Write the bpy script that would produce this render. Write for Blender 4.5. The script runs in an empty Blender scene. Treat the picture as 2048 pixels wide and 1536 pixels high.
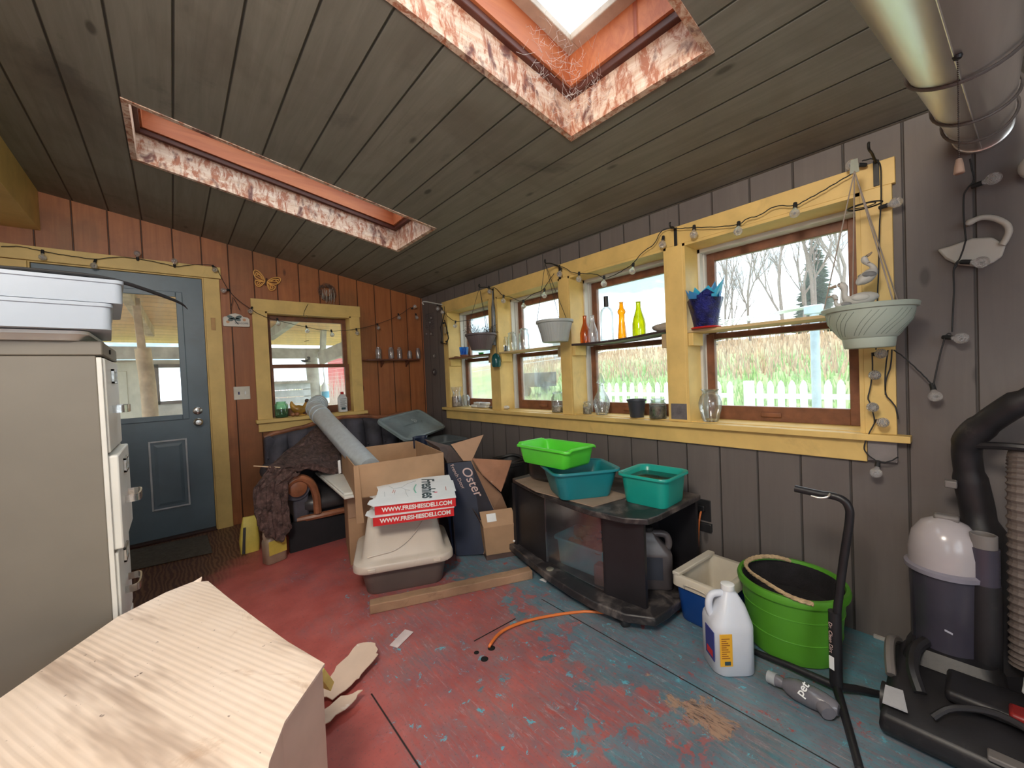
import bpy, bmesh, math, random
from mathutils import Vector, Matrix, Euler
S = bpy.context.scene
COL = S.collection
# ---------------------------------------------------------------- camera
W, D, H = 2.174, 4.057, 1.151          # window wall (x), end wall (y), lens height
F = 797.83
MR = ((0.74802, -0.66188, 0.0), (0, 0, 0), (0, 0, 0))
def cam_axes():
    yaw, pitch, roll = (math.radians(a) for a in (40.385, -1.2587, -2.458))
    f = Vector((math.sin(yaw) * math.cos(pitch), math.cos(yaw) * math.cos(pitch), math.sin(pitch)))
    r = Vector((math.cos(yaw), -math.sin(yaw), 0)); u = r.cross(f)
    c, s = math.cos(roll), math.sin(roll)
    return c * r + s * u, -s * r + c * u, f
AR, AU, AF = cam_axes()
CL = Vector((0, 0, H))
cd = bpy.data.cameras.new('camera'); cam = bpy.data.objects.new('camera', cd); COL.objects.link(cam)
cd.sensor_width = 36; cd.lens = 36 * F / 2048; cd.clip_start = 0.02; cd.clip_end = 400
m = Matrix((AR, AU, -AF)).transposed().to_4x4(); m.translation = CL
cam.matrix_world = m
S.camera = cam
def at(ax, v, x, y):
    d = AR * ((x - 1024) / F) - AU * ((y - 768) / F) + AF
    return CL + d * ((v - CL[ax]) / d[ax])
# ---------------------------------------------------------------- view, sky, lamps
S.view_settings.view_transform = 'Standard'; S.view_settings.look = 'None'
S.view_settings.gamma = 1; S.view_settings.use_curve_mapping = False
S.view_settings.exposure = EXPOSURE = 2.55
wd = bpy.data.worlds.new('sky'); S.world = wd; wd.use_nodes = True
wn = wd.node_tree.nodes; wl = wd.node_tree.links; wn.clear()
def wnode(t, **k):
    n = wn.new(t)
    for a, b in k.items(): setattr(n, a, b)
    return n
tc = wnode('ShaderNodeTexCoord'); mp = wnode('ShaderNodeMapping'); mp.inputs['Scale'].default_value = (1, 1, 3.2)
nz = wnode('ShaderNodeTexNoise'); nz.inputs['Scale'].default_value = 2.6; nz.inputs['Detail'].default_value = 7; nz.inputs['Roughness'].default_value = .58
cr = wnode('ShaderNodeValToRGB'); cr.color_ramp.elements[0].position = .38; cr.color_ramp.elements[1].position = .66
cr.color_ramp.elements[0].color = (.115, .165, .20, 1); cr.color_ramp.elements[1].color = (.80, .85, .90, 1)
bg = wnode('ShaderNodeBackground'); bg.inputs['Strength'].default_value = 1.25; ow = wnode('ShaderNodeOutputWorld')
wl.new(tc.outputs['Generated'], mp.inputs['Vector']); wl.new(mp.outputs['Vector'], nz.inputs['Vector'])
wl.new(nz.outputs['Fac'], cr.inputs['Fac']); wl.new(cr.outputs['Color'], bg.inputs['Color']); wl.new(bg.outputs[0], ow.inputs[0])
sd = bpy.data.lights.new('sun', 'SUN'); sd.energy = .55; sd.angle = math.radians(40); sd.color = (1, .97, .92)
so = bpy.data.objects.new('sun', sd); COL.objects.link(so); so.rotation_euler = (math.radians(-20), math.radians(25), 0)
# unseen fill lamp, added high on the left to brighten the room
ld = bpy.data.lights.new('fill_lamp', 'POINT'); ld.energy = 24; ld.color = (1, .93, .84); ld.shadow_soft_size = .25
lo = bpy.data.objects.new('fill_lamp', ld); COL.objects.link(lo); lo.location = (-.5, .1, 2.2)

# ---------------------------------------------------------------- materials
def NT(name):
    m = bpy.data.materials.new(name); m.use_nodes = True
    nt = m.node_tree; b = nt.nodes['Principled BSDF']
    return m, nt, b
class G:
    "tiny node-graph helper"
    def __init__(s, nt): s.nt = nt; s.N = nt.nodes; s.L = nt.links
    def n(s, t, ins=None, **k):
        n = s.N.new(t)
        for a, b in k.items(): setattr(n, a, b)
        for a, b in (ins or {}).items():
            if hasattr(b, 'links'): s.L.new(b, n.inputs[a])
            else: n.inputs[a].default_value = b
        return n
    def math(s, op, a, b=0.0, c=None, clamp=False):
        i = {0: a, 1: b}
        if c is not None: i[2] = c
        return s.n('ShaderNodeMath', i, operation=op, use_clamp=clamp).outputs[0]
    def mix(s, f, a, b, mode='MIX'):
        n = s.n('ShaderNodeMix', data_type='RGBA', blend_type=mode)
        for i, v in ((0, f), (6, a), (7, b)):
            if hasattr(v, 'links'): s.L.new(v, n.inputs[i])
            else: n.inputs[i].default_value = (*v, 1) if i and len(v) == 3 else v
        return n.outputs[2]
    def pos(s, scale=(1, 1, 1), obj=False, loc=(0, 0, 0)):
        src = s.n('ShaderNodeTexCoord').outputs['Object'] if obj else s.n('ShaderNodeNewGeometry').outputs['Position']
        return s.n('ShaderNodeMapping', {'Vector': src, 'Scale': scale, 'Location': loc}).outputs[0]
    def noise(s, vec, scale, detail=4, rough=.55, dist=0):
        return s.n('ShaderNodeTexNoise', {'Vector': vec, 'Scale': scale, 'Detail': detail, 'Roughness': rough, 'Distortion': dist}).outputs['Fac']
    def ramp(s, v, lo, hi):
        return s.n('ShaderNodeMapRange', {0: v, 1: lo, 2: hi}, clamp=True).outputs[0]
    def bump(s, h, b, strength=.3, dist=.01):
        n = s.n('ShaderNodeBump', {'Height': h, 'Strength': strength, 'Distance': dist}); s.L.new(n.outputs[0], b.inputs['Normal'])
MATS = {}
def mat(name, col, rough=.6, metal=0, var=.12, scale=9, bump=.08, stain=None, spec=None, coat=0, stretch=(1, 1, 1), obj=True):
    "procedural paint / plastic / metal with colour variation, fine bump and optional stains"
    if name in MATS: return MATS[name]
    m, nt, b = NT(name); g = G(nt); v = g.pos(stretch, obj)
    n = g.noise(v, scale); dk = tuple(c * (1 - var * 1.6) for c in col); lt = tuple(min(1, c * (1 + var)) for c in col)
    c = g.mix(g.ramp(n, .3, .7), dk, lt)
    for st in (stain or []):
        sc, (a, bb), scl, amt = st
        c = g.mix(g.math('MULTIPLY', g.ramp(g.noise(v, scl, 6, .65, .6), a, bb), amt), c, sc)
    nt.links.new(c, b.inputs['Base Color'])
    b.inputs['Roughness'].default_value = rough; b.inputs['Metallic'].default_value = metal
    if spec is not None: b.inputs['Specular IOR Level'].default_value = spec
    if coat: b.inputs['Coat Weight'].default_value = coat
    if bump: g.bump(g.noise(v, scale * 6, 5), b, bump, .01)
    MATS[name] = m; return m
def planks(name, axis, along, off, width, base, dark, groove, grain=.35, knots=.5, rough=.6, stains=(), idv=.25):
    "tongue and groove boards: axis = world axis across the boards, along = axis of the grain"
    m, nt, b = NT(name); g = G(nt)
    xyz = g.n('ShaderNodeSeparateXYZ', {0: g.n('ShaderNodeNewGeometry').outputs['Position']})
    t = g.math('DIVIDE', g.math('SUBTRACT', xyz.outputs[axis], off), width)
    fr = g.math('FRACT', t); idn = g.math('FLOOR', t)
    edge = g.math('MINIMUM', fr, g.math('SUBTRACT', 1.0, fr))
    gm = g.math('SUBTRACT', 1.0, g.ramp(edge, .010, .030), clamp=True)
    wn_ = g.n('ShaderNodeTexWhiteNoise', {'W': idn}, noise_dimensions='1D').outputs[0]
    sc = [5.0, 5.0, 5.0]; sc[along] = .55; sc[axis] = 9.0
    sv = g.pos(tuple(sc)); comb = g.n('ShaderNodeCombineXYZ', {0: g.math('MULTIPLY', wn_, 40.0), 1: wn_, 2: wn_}).outputs[0]
    sv = g.n('ShaderNodeVectorMath', {0: sv, 1: comb}, operation='ADD').outputs[0]
    gr = g.noise(sv, 3.2, 8, .62, .8)
    c = g.mix(g.ramp(gr, .3, .72), base, dark)
    c = g.mix(grain, base, c)
    c = g.mix(g.math('MULTIPLY', wn_, idv), c, tuple(x * .45 for x in base))
    ks = [2.2, 2.2, 2.2]; ks[along] = 1.2; ks[axis] = 3.0
    kd = g.n('ShaderNodeTexVoronoi', {'Vector': g.n('ShaderNodeVectorMath', {0: g.pos(tuple(ks)), 1: comb}, operation='ADD').outputs[0], 'Scale': 1.9, 'Randomness': 1.0}).outputs['Distance']
    c = g.mix(g.math('MULTIPLY', g.math('SUBTRACT', 1.0, g.ramp(kd, .055, .10), clamp=True), knots), c, tuple(x * .3 for x in dark))
    for (col, a, bb, scl, amt) in stains:
        c = g.mix(g.math('MULTIPLY', g.ramp(g.noise(g.pos(), scl, 6, .6, .4), a, bb), amt), c, col)
    c = g.mix(gm, c, groove)
    nt.links.new(c, b.inputs['Base Color']); b.inputs['Roughness'].default_value = rough
    h = g.math('SUBTRACT', g.math('MULTIPLY', gr, .12), g.math('MULTIPLY', gm, 1.0))
    g.bump(h, b, .8, .006)
    MATS[name] = m; return m
def glass(name, col=(1, 1, 1), alpha=.12, haze=.0, hazecol=(.9, .95, .95), rough=.05, edge=0.0):
    "thin clear or dusty glass: see-through, a little mirror, a little light-scattering film"
    m = bpy.data.materials.new(name); m.use_nodes = True; nt = m.node_tree; nt.nodes.clear(); g = G(nt)
    lw = g.n('ShaderNodeLayerWeight', {'Blend': .35}).outputs['Facing']
    tr = g.n('ShaderNodeBsdfTransparent', {0: g.mix(g.math('MULTIPLY', g.math('POWER', lw, 1.6), edge), col, tuple(c * .18 for c in col))}); gl = g.n('ShaderNodeBsdfGlossy', {'Roughness': rough, 'Color': (1, 1, 1, 1)})  # see-through colour darkened towards glancing edges, standing in for refraction
    fr = g.n('ShaderNodeFresnel', {'IOR': 1.45}).outputs[0]
    a = g.n('ShaderNodeMixShader', {0: g.math('MULTIPLY', g.math('ADD', fr, alpha - .04), .5 if haze else .8, clamp=True), 1: tr.outputs[0], 2: gl.outputs[0]}).outputs[0]
    if haze:
        v = g.pos((1, 1, .35)); n = g.noise(v, 14, 6, .7, .5)
        tl = g.n('ShaderNodeBsdfTranslucent', {0: (*hazecol, 1)}); df = g.n('ShaderNodeBsdfDiffuse', {0: (*hazecol, 1)})
        hz = g.n('ShaderNodeMixShader', {0: .25, 1: tl.outputs[0], 2: df.outputs[0]}).outputs[0]
        a = g.n('ShaderNodeMixShader', {0: g.math('MULTIPLY', g.ramp(n, .25, .8), haze), 1: a, 2: hz}).outputs[0]
    g.n('ShaderNodeOutputMaterial', {0: a}); MATS[name] = m; return m
# ---------------------------------------------------------------- mesh builder
class MB:
    def __init__(s): s.v = []; s.f = []
    def add(s, vs, fs):
        o = len(s.v); s.v += [Vector(p) for p in vs]; s.f += [tuple(i + o for i in f) for f in fs]; return s
    def box(s, x0, y0, z0, x1, y1, z1):
        return s.hexa([(x0, y0, z0), (x1, y0, z0), (x1, y1, z0), (x0, y1, z0), (x0, y0, z1), (x1, y0, z1), (x1, y1, z1), (x0, y1, z1)])
    def hexa(s, p):
        return s.add(p, [(0, 3, 2, 1), (4, 5, 6, 7), (0, 1, 5, 4), (1, 2, 6, 5), (2, 3, 7, 6), (3, 0, 4, 7)])
    def obb(s, c, size, R=None):
        R = R or Matrix.Identity(3); c = Vector(c); h = [x / 2 for x in size]
        return s.hexa([c + R @ Vector((a * h[0], b * h[1], d * h[2])) for d in (-1, 1) for a, b in ((-1, -1), (1, -1), (1, 1), (-1, 1))])
    def slab(s, pts, t):
        "polygon pts (3D, planar-ish) thickened by vector t"
        n = len(pts); t = Vector(t); P = [Vector(p) for p in pts]
        return s.add(P + [p + t for p in P], [tuple(range(n))[::-1], tuple(range(n, 2 * n))] + [(i, (i + 1) % n, n + (i + 1) % n, n + i) for i in range(n)])
    def tube(s, pts, r, n=8, caps=True):
        P = [Vector(p) for p in pts]; R = r if isinstance(r, (list, tuple)) else [r] * len(P)
        vs = []; up = None
        for i, p in enumerate(P):
            d = (P[min(i + 1, len(P) - 1)] - P[max(i - 1, 0)])
            d = d.normalized() if d.length > 1e-9 else Vector((0, 0, 1))
            if up is None: up = Vector((0, 0, 1)) if abs(d.z) < .9 else Vector((1, 0, 0))
            a = d.cross(up); a = a.normalized() if a.length > 1e-6 else d.orthogonal().normalized()
            up = a.cross(d).normalized()
            vs += [p + (a * math.cos(2 * math.pi * k / n) + up * math.sin(2 * math.pi * k / n)) * R[i] for k in range(n)]
        m = len(P)
        fs = [(i * n + k, i * n + (k + 1) % n, (i + 1) * n + (k + 1) % n, (i + 1) * n + k) for i in range(m - 1) for k in range(n)]
        if caps: fs += [tuple(range(n))[::-1], tuple(range((m - 1) * n, m * n))]
        return s.add(vs, fs)
    def loft(s, loops, cap0=True, cap1=True):
        n = len(loops[0]); vs = [p for l in loops for p in l]; m = len(loops)
        fs = [(i * n + k, i * n + (k + 1) % n, (i + 1) * n + (k + 1) % n, (i + 1) * n + k) for i in range(m - 1) for k in range(n)]
        if cap0: fs.append(tuple(range(n))[::-1])
        if cap1: fs.append(tuple(range((m - 1) * n, m * n)))
        return s.add(vs, fs)
    def lathe(s, prof, c=(0, 0, 0), n=24, R=None, sx=1, sy=1):
        c = Vector(c); R = R or Matrix.Identity(3)
        return s.loft([[c + R @ Vector((max(r, 1e-4) * math.cos(2 * math.pi * k / n) * sx, max(r, 1e-4) * math.sin(2 * math.pi * k / n) * sy, z)) for k in range(n)] for r, z in prof], prof[0][0] < .001, prof[-1][0] < .001)
    def ball(s, c, r, n=12, sc=(1, 1, 1), R=None):
        return s.lathe([(r * math.sin(math.pi * i / n) * 1, -r * math.cos(math.pi * i / n) * sc[2]) for i in range(n + 1)], c, n * 2, R, sc[0], sc[1])
    def grid(s, f, nu, nv):
        vs = [f(i / nu, j / nv) for i in range(nu + 1) for j in range(nv + 1)]
        return s.add(vs, [(i * (nv + 1) + j, (i + 1) * (nv + 1) + j, (i + 1) * (nv + 1) + j + 1, i * (nv + 1) + j + 1) for i in range(nu) for j in range(nv)])
    def build(s, name, mt, parent=None, smooth=True, bevel=0, solid=0, sub=0, world=True, kind=None, label=None, angle=40):
        me = bpy.data.meshes.new(name)
        off = parent_origin(parent) if (parent and world) else Matrix.Identity(4)
        inv = off.inverted()
        me.from_pydata([inv @ v for v in s.v], [], s.f)
        bm = bmesh.new(); bm.from_mesh(me); bmesh.ops.recalc_face_normals(bm, faces=bm.faces)
        if smooth:
            ca = math.cos(math.radians(angle))
            for e in bm.edges:
                if len(e.link_faces) == 2 and e.link_faces[0].normal.dot(e.link_faces[1].normal) < ca: e.smooth = False
            for fc in bm.faces: fc.smooth = True
        bm.to_mesh(me); bm.free()
        if mt: me.materials.append(mt if not isinstance(mt, str) else MATS[mt])
        o = bpy.data.objects.new(name, me); COL.objects.link(o)
        if parent: o.parent = parent
        if solid:
            md = o.modifiers.new('thickness', 'SOLIDIFY'); md.thickness = solid; md.offset = 0
        if bevel:
            md = o.modifiers.new('bevel', 'BEVEL'); md.width = bevel; md.segments = 2; md.limit_method = 'ANGLE'
        if sub:
            md = o.modifiers.new('subdivision', 'SUBSURF'); md.levels = sub; md.render_levels = sub
        if kind: o['kind'] = kind
        if label: o['label'] = label
        return o
ORI = {}
def parent_origin(p):
    m = Matrix.Identity(4)
    while p is not None:
        m = Matrix.Translation(p.location) @ p.rotation_euler.to_matrix().to_4x4() @ m; p = p.parent
    return m
def thing(name, label, cat, loc=(0, 0, 0), rz=0, group=None):
    o = bpy.data.objects.new(name, None); COL.objects.link(o); o.empty_display_size = .05
    o.location = loc; o.rotation_euler = (0, 0, rz); o['label'] = label; o['category'] = cat
    if group: o['group'] = group
    return o
def tag(o, label, cat, group=None, kind=None):
    o['label'] = label; o['category'] = cat
    if group: o['group'] = group
    if kind: o['kind'] = kind
    return o
def struct_root(name, loc=(0, 0, 0)):
    o = bpy.data.objects.new(name, None); COL.objects.link(o); o.location = loc; o.empty_display_size = .05; o['kind'] = 'structure'; return o
def dup(root, loc, rz=None, label=None, group=None):
    r = root.copy(); COL.objects.link(r); r.location = loc
    if rz is not None: r.rotation_euler = (0, 0, rz)
    if label: r['label'] = label
    if group: r['group'] = group
    for ch in list(root.children):
        c = ch.copy(); COL.objects.link(c); c.parent = r
        for q in list(ch.children):
            d = q.copy(); COL.objects.link(d); d.parent = c
    return r
def text(name, body, size, M, mt, parent=None, extrude=.0004, shear=0, bold=0, space=1, align='CENTER'):
    cu = bpy.data.curves.new(name, 'FONT'); cu.body = body; cu.size = size; cu.extrude = extrude; cu.shear = shear
    cu.offset = bold; cu.align_x = align; cu.align_y = 'CENTER'; cu.space_character = space
    to = bpy.data.objects.new(name, cu); COL.objects.link(to); bpy.context.view_layer.update()
    me = bpy.data.meshes.new_from_object(to.evaluated_get(bpy.context.evaluated_depsgraph_get()))
    bpy.data.objects.remove(to); bpy.data.curves.remove(cu)
    inv = parent_origin(parent).inverted() if parent else Matrix.Identity(4)
    me.transform(inv @ M); me.materials.clear(); me.materials.append(mt)
    o = bpy.data.objects.new(name, me); COL.objects.link(o)
    if parent: o.parent = parent
    return o
def frame(o, x, y):
    "matrix with origin o, x axis x, y axis y (orthogonalised)"
    x = Vector(x).normalized(); y = Vector(y); y = (y - x * y.dot(x)).normalized(); z = x.cross(y)
    m = Matrix((x, y, z)).transposed().to_4x4(); m.translation = Vector(o); return m
def rrect(w, d, r, z, n=5, c=(0, 0)):
    out = []
    for sx, sy, a0 in ((1, 1, 0), (-1, 1, 90), (-1, -1, 180), (1, -1, 270)):
        for k in range(n + 1):
            a = math.radians(a0 + 90 * k / n)
            out.append(Vector((c[0] + sx * (w / 2 - r) + r * math.cos(a), c[1] + sy * (d / 2 - r) + r * math.sin(a), z)))
    return out
def smoothpath(pts, k=4):
    P = [Vector(p) for p in pts]; out = []
    for i in range(len(P) - 1):
        a, b, c, d = P[max(i - 1, 0)], P[i], P[i + 1], P[min(i + 2, len(P) - 1)]
        for j in range(k):
            t = j / k
            out.append(.5 * ((2 * b) + (c - a) * t + (2 * a - 5 * b + 4 * c - d) * t * t + (3 * b - a - 3 * c + d) * t ** 3))
    out.append(P[-1]); return out
RZ = lambda a: Matrix.Rotation(a, 3, 'Z')
RX = lambda a: Matrix.Rotation(a, 3, 'X')
RY = lambda a: Matrix.Rotation(a, 3, 'Y')
def aim(d):
    "3x3 rotation taking +Z to d"
    return Vector((0, 0, 1)).rotation_difference(Vector(d)).to_matrix()

# ---------------------------------------------------------------- shared materials
pine = planks('pine_boards', 0, 2, .052, .1757, (.44, .155, .052), (.25, .075, .026), (.05, .018, .01), .75, .9, .45,
              stains=((( .12, .07, .03), .50, .70, 1.3, .6), ((.17, .055, .02), .52, .7, 2.6, .5)), idv=.38)
greyw = planks('grey_wall_boards', 1, 2, .185, .1775, (.150, .130, .122), (.105, .092, .088), (.055, .048, .045), .5, .6, .6,
               stains=(((.10, .085, .085), .5, .7, 2.2, .5),), idv=.15)
ceilm = planks('ceiling_boards', 0, 1, .06, .1748, (.255, .245, .205), (.15, .143, .115), (.03, .028, .024), .7, .75, .6,
               stains=(((.11, .09, .065), .5, .72, 1.7, .55), ((.05, .045, .04), .60, .74, 3.1, .5)), idv=.22)
yellow = mat('yellow_trim_paint', (.70, .49, .17), .5, 0, .08, 7, .06, stain=[((.36, .25, .1), (.6, .75), 3, .5), ((.2, .13, .06), (.7, .78), 24, .5)], obj=False)
sashm = mat('brown_sash_wood', (.20, .075, .035), .5, 0, .25, 12, .1, stretch=(1, 1, 1))
whitev = mat('white_liner', (.62, .62, .58), .5, 0, .06, 8, .02)
blackm = mat('black_plastic', (.018, .018, .02), .45, 0, .2, 12, .05)
whitem = mat('white_plastic', (.80, .82, .83), .35, 0, .05, 6, .02)
pane = glass('dusty_pane', (.97, .99, .99), .0, .15)
clear = glass('clear_glass', (.90, .93, .93), .18, .14, (.8, .86, .85), edge=.95)
card = mat('cardboard', (.44, .27, .155), .8, 0, .10, 5, .05, stain=[((.25, .14, .08), (.6, .8), 3, .35)])
steel = mat('galvanised_steel', (.60, .67, .72), .36, .35, .06, 30, .03)
cord_m = mat('black_cord', (.012, .014, .016), .6)
# ---------------------------------------------------------------- room shell
def wallholes(name, mt, a0, a1, b0, b1, holes, place, t):
    "wall with rectangular holes: a along the wall, b up; place(a, b, depth) -> point"
    A = sorted({a0, a1, *[h[0] for h in holes], *[h[1] for h in holes]}); B = sorted({b0, b1, *[h[2] for h in holes], *[h[3] for h in holes]})
    mb = MB()
    for i in range(len(A) - 1):
        for j in range(len(B) - 1):
            ca, cb = (A[i] + A[i + 1]) / 2, (B[j] + B[j + 1]) / 2
            if any(h[0] < ca < h[1] and h[2] < cb < h[3] for h in holes): continue
            mb.hexa([place(A[i], B[j], 0), place(A[i + 1], B[j], 0), place(A[i + 1], B[j], t), place(A[i], B[j], t),
                     place(A[i], B[j + 1], 0), place(A[i + 1], B[j + 1], 0), place(A[i + 1], B[j + 1], t), place(A[i], B[j + 1], t)])
    return mb.build(name, mt, None, smooth=False, kind='structure')
SL = .163; CZ = 2.055
cz = lambda x: CZ + SL * (W - x)
X0, Y0 = -2.4, -2.2                        # rest of the room, out of frame
WIN = [(2.80, 3.52), (1.96, 2.70), (1.145, 1.88), (.31, 1.05)]   # openings along y
WB, WT = .852, 1.83
wallholes('wall_right', greyw, Y0, D + .15, -.3, 2.5, [(a, b, WB, WT) for a, b in WIN], lambda a, b, t: (W + t, a, b), .24)
EX0, EX1, EB, ET = .645, 1.375, .86, 1.80
DX0, DX1, DH = -.677, .219, 2.033
wallholes('wall_back', pine, X0, W, -.3, 3.0, [(EX0, EX1, EB, ET), (DX0 - .01, DX1 + .01, -.02, DH + .01)], lambda a, b, t: (a, D + t, b), .15)
plain = mat('plain_painted_wall', (.42, .38, .33), .8, 0, .08, 3, .03, obj=False)
wallholes('wall_left', plain, Y0, D, -.3, 3.0, [(-1.2, -.2, 1.0, 2.0)], lambda a, b, t: (X0 - t, a, b), .12)  # opening out of frame, added to let side daylight in
wallholes('wall_front', plain, X0, W, -.3, 3.0, [(-1.9, .5, .8, 2.15)], lambda a, b, t: (a, Y0 - t, b), .12)  # unseen opening behind the lens, sized for fill daylight
# ceiling with two skylight holes
SK = [(-.094, 1.405, 2.42, 2.99), (-.094, 1.38, .572, 1.149)]
def ceil_place(a, b, t): return (a, b, cz(a) + t)
wallholes('ceiling', ceilm, X0, W, Y0, D, SK, ceil_place, .03)
# roof deck above so that light only enters by the skylights
roofm = mat('roof_deck', (.12, .11, .1), .9)
wallholes('trim_1', roofm, X0 - .15, W + .4, Y0 - .15, D + .2, [(a - .03, b + .03, c - .03, d + .03) for a, b, c, d in SK], lambda a, b, t: (a, b, cz(a) + .12 + t), .03)
# floor : painted plywood, red and blue worn through each other
def floor_mat():
    m, nt, b = NT('worn_painted_floor'); g = G(nt)
    xyz = g.n('ShaderNodeSeparateXYZ', {0: g.n('ShaderNodeNewGeometry').outputs['Position']}); X, Y = xyz.outputs[0], xyz.outputs[1]
    p = g.pos()
    grad = g.math('ADD', g.math('MULTIPLY', X, .62), g.math('MULTIPLY', Y, -.12))            # blue grows towards the window wall
    big = g.noise(p, 2.3, 3, .5); fine = g.noise(p, 26, 8, .7, .4); mid = g.noise(p, 8, 6, .65, .5)
    s = g.math('ADD', grad, g.math('ADD', g.math('MULTIPLY', g.math('SUBTRACT', big, .5), .75), g.math('ADD', g.math('MULTIPLY', g.math('SUBTRACT', mid, .5), .9), g.math('MULTIPLY', g.math('SUBTRACT', fine, .5), .5))))
    mk = g.ramp(s, .56, .60)
    red = g.mix(g.ramp(g.noise(p, 5, 5, .6), .3, .7), (.36, .070, .062), (.52, .13, .115))
    blue = g.mix(g.ramp(g.noise(p, 6, 6, .6), .35, .7), (.050, .165, .205), (.11, .33, .42))
    c = g.mix(mk, red, blue)
    # worn greyish purple wood showing
    wv = g.pos((9, 1.3, 1)); wr = g.noise(wv, 7, 8, .75, .3)
    reg = g.ramp(g.math('ADD', g.math('ADD', g.noise(p, 2.1, 6, .65), g.math('MULTIPLY', g.math('SUBTRACT', 1.0, g.math('ABSOLUTE', g.math('SUBTRACT', X, 1.25))), .36)), g.math('MULTIPLY', Y, -.05)), .47, .72)
    c = g.mix(g.math('MULTIPLY', g.math('MULTIPLY', g.ramp(wr, .36, .60), reg), .9), c, g.mix(g.ramp(g.noise(p, 4, 5, .6), .35, .65), (.17, .13, .17), (.25, .19, .20)))
    chip = g.noise(g.pos((1, 1, 1)), 17, 9, .78, .5)
    c = g.mix(g.math('MULTIPLY', g.ramp(chip, .60, .63), g.ramp(reg, .1, .5)), c, (.12, .44, .56))
    c = g.mix(g.math('MULTIPLY', g.ramp(g.noise(g.pos((1, 1, 1), loc=(7, 3, 0)), 13, 9, .78, .5), .60, .63), g.ramp(mk, .2, .8)), c, (.36, .075, .075))
    c = g.mix(g.math('MULTIPLY', g.ramp(g.noise(p, 90, 4, .7), .58, .66), .5), c, (.10, .08, .09))
    # near the door: bare brown plywood
    dz = g.ramp(g.math('ADD', g.math('ADD', g.math('MULTIPLY', Y, .62), g.math('MULTIPLY', X, -.9)), g.math('MULTIPLY', g.math('SUBTRACT', mid, .5), .35)), 1.62, 1.82)
    fig = g.n('ShaderNodeTexWave', {'Vector': g.pos((3.2, 1.1, 1)), 'Scale': 4.5, 'Distortion': 9, 'Detail': 3, 'Detail Scale': 1.2}).outputs['Fac']
    c = g.mix(dz, c, g.mix(g.ramp(fig, .3, .75), (.10, .035, .022), (.20, .10, .052)))
    # white scratches and chips
    sc = g.noise(g.pos((2.5, 1, 1)), 60, 8, .8, 1.2)
    c = g.mix(g.math('MULTIPLY', g.ramp(sc, .66, .74), .7), c, (.62, .52, .50))
    sc2 = g.noise(g.pos((.8, 3, 1)), 11, 8, .78, .8)
    c = g.mix(g.math('MULTIPLY', g.ramp(sc2, .68, .71), .6), c, (.62, .58, .56))
    sc3 = g.noise(g.pos((7, 1.1, 1)), 9, 8, .8, .3)
    c = g.mix(g.math('MULTIPLY', g.math('MULTIPLY', g.ramp(sc3, .56, .66), g.ramp(reg, .2, .8)), .55), c, (.50, .42, .44))
    # a big scraped patch of torn veneer
    dx = g.math('MULTIPLY', g.math('SUBTRACT', X, 1.285), 1.9); dy = g.math('MULTIPLY', g.math('SUBTRACT', Y, .60), .62)
    rr = g.math('SQRT', g.math('ADD', g.math('MULTIPLY', dx, dx), g.math('MULTIPLY', dy, dy)))
    pm = g.math('SUBTRACT', 1.0, g.ramp(g.math('ADD', rr, g.math('MULTIPLY', g.math('SUBTRACT', g.noise(p, 9, 7, .75, .6), .5), .52)), .07, .095), clamp=True)
    c = g.mix(g.math('MULTIPLY', pm, .9), c, g.mix(g.ramp(g.noise(g.pos((9, 1.6, 1)), 12, 8, .8, .6), .50, .60), (.44, .27, .18), (.05, .03, .028)))
    dirt = g.ramp(g.noise(p, 3.1, 6, .7), .5, .8)
    c = g.mix(g.math('MULTIPLY', dirt, .35), c, (.09, .06, .06))
    # sheet joints
    def seam(v, a, w): return g.math('SUBTRACT', 1.0, g.ramp(g.math('ABSOLUTE', g.math('SUBTRACT', v, a)), w * .4, w), clamp=True)
    lowy = g.math('LESS_THAN', Y, 1.47)
    sm = g.math('MAXIMUM', g.math('MULTIPLY', seam(X, .505, .004), lowy), g.math('MULTIPLY', seam(X, 1.386, .0035), lowy))
    sm = g.math('MAXIMUM', sm, g.math('MULTIPLY', seam(Y, 1.47, .003), g.math('LESS_THAN', X, -.4)))
    c = g.mix(sm, c, (.012, .01, .01))
    nt.links.new(c, b.inputs['Base Color']); b.inputs['Roughness'].default_value = .48
    g.bump(g.math('SUBTRACT', g.math('ADD', g.math('MULTIPLY', wr, .3), g.math('MULTIPLY', fine, .3)), g.math('ADD', sm, g.math('MULTIPLY', pm, .4))), b, .35, .004)
    return m
fm = floor_mat()
MB().box(X0, Y0, -.06, W, D, 0).build('floor', fm, None, smooth=False, kind='structure')
# knot holes in the floor with an orange cable coming out of one
hole_m = mat('dark_hole', (.004, .004, .004), .9)
# ---- casings of the window wall
tn = [2]
def trim(bx, mt=yellow, bevel=.002):
    o = MB().box(*bx).build('trim_%d' % tn[0], mt, None, bevel=bevel, kind='structure', smooth=False); tn[0] += 1; return o
TX = W - .022
trim((TX, .205, WT, W, 3.60, 1.93))                       # head casing
trim((TX, 3.52, WB, W, 3.592, WT))
for a, b in ((2.70, 2.80), (1.88, 1.96), (1.05, 1.145), (.215, .31)):
    trim((TX, a, WB, W, b, WT))
trim((W - .055, .175, WB - .026, W + .02, 3.63, WB))      # stool
trim((TX, .305, .735, W, 3.60, WB - .026))                # apron
trim((TX - .004, .215, .742, W, .303, WB - .028), mat('grey_filler_block', (.20, .18, .18), .6))
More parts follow.
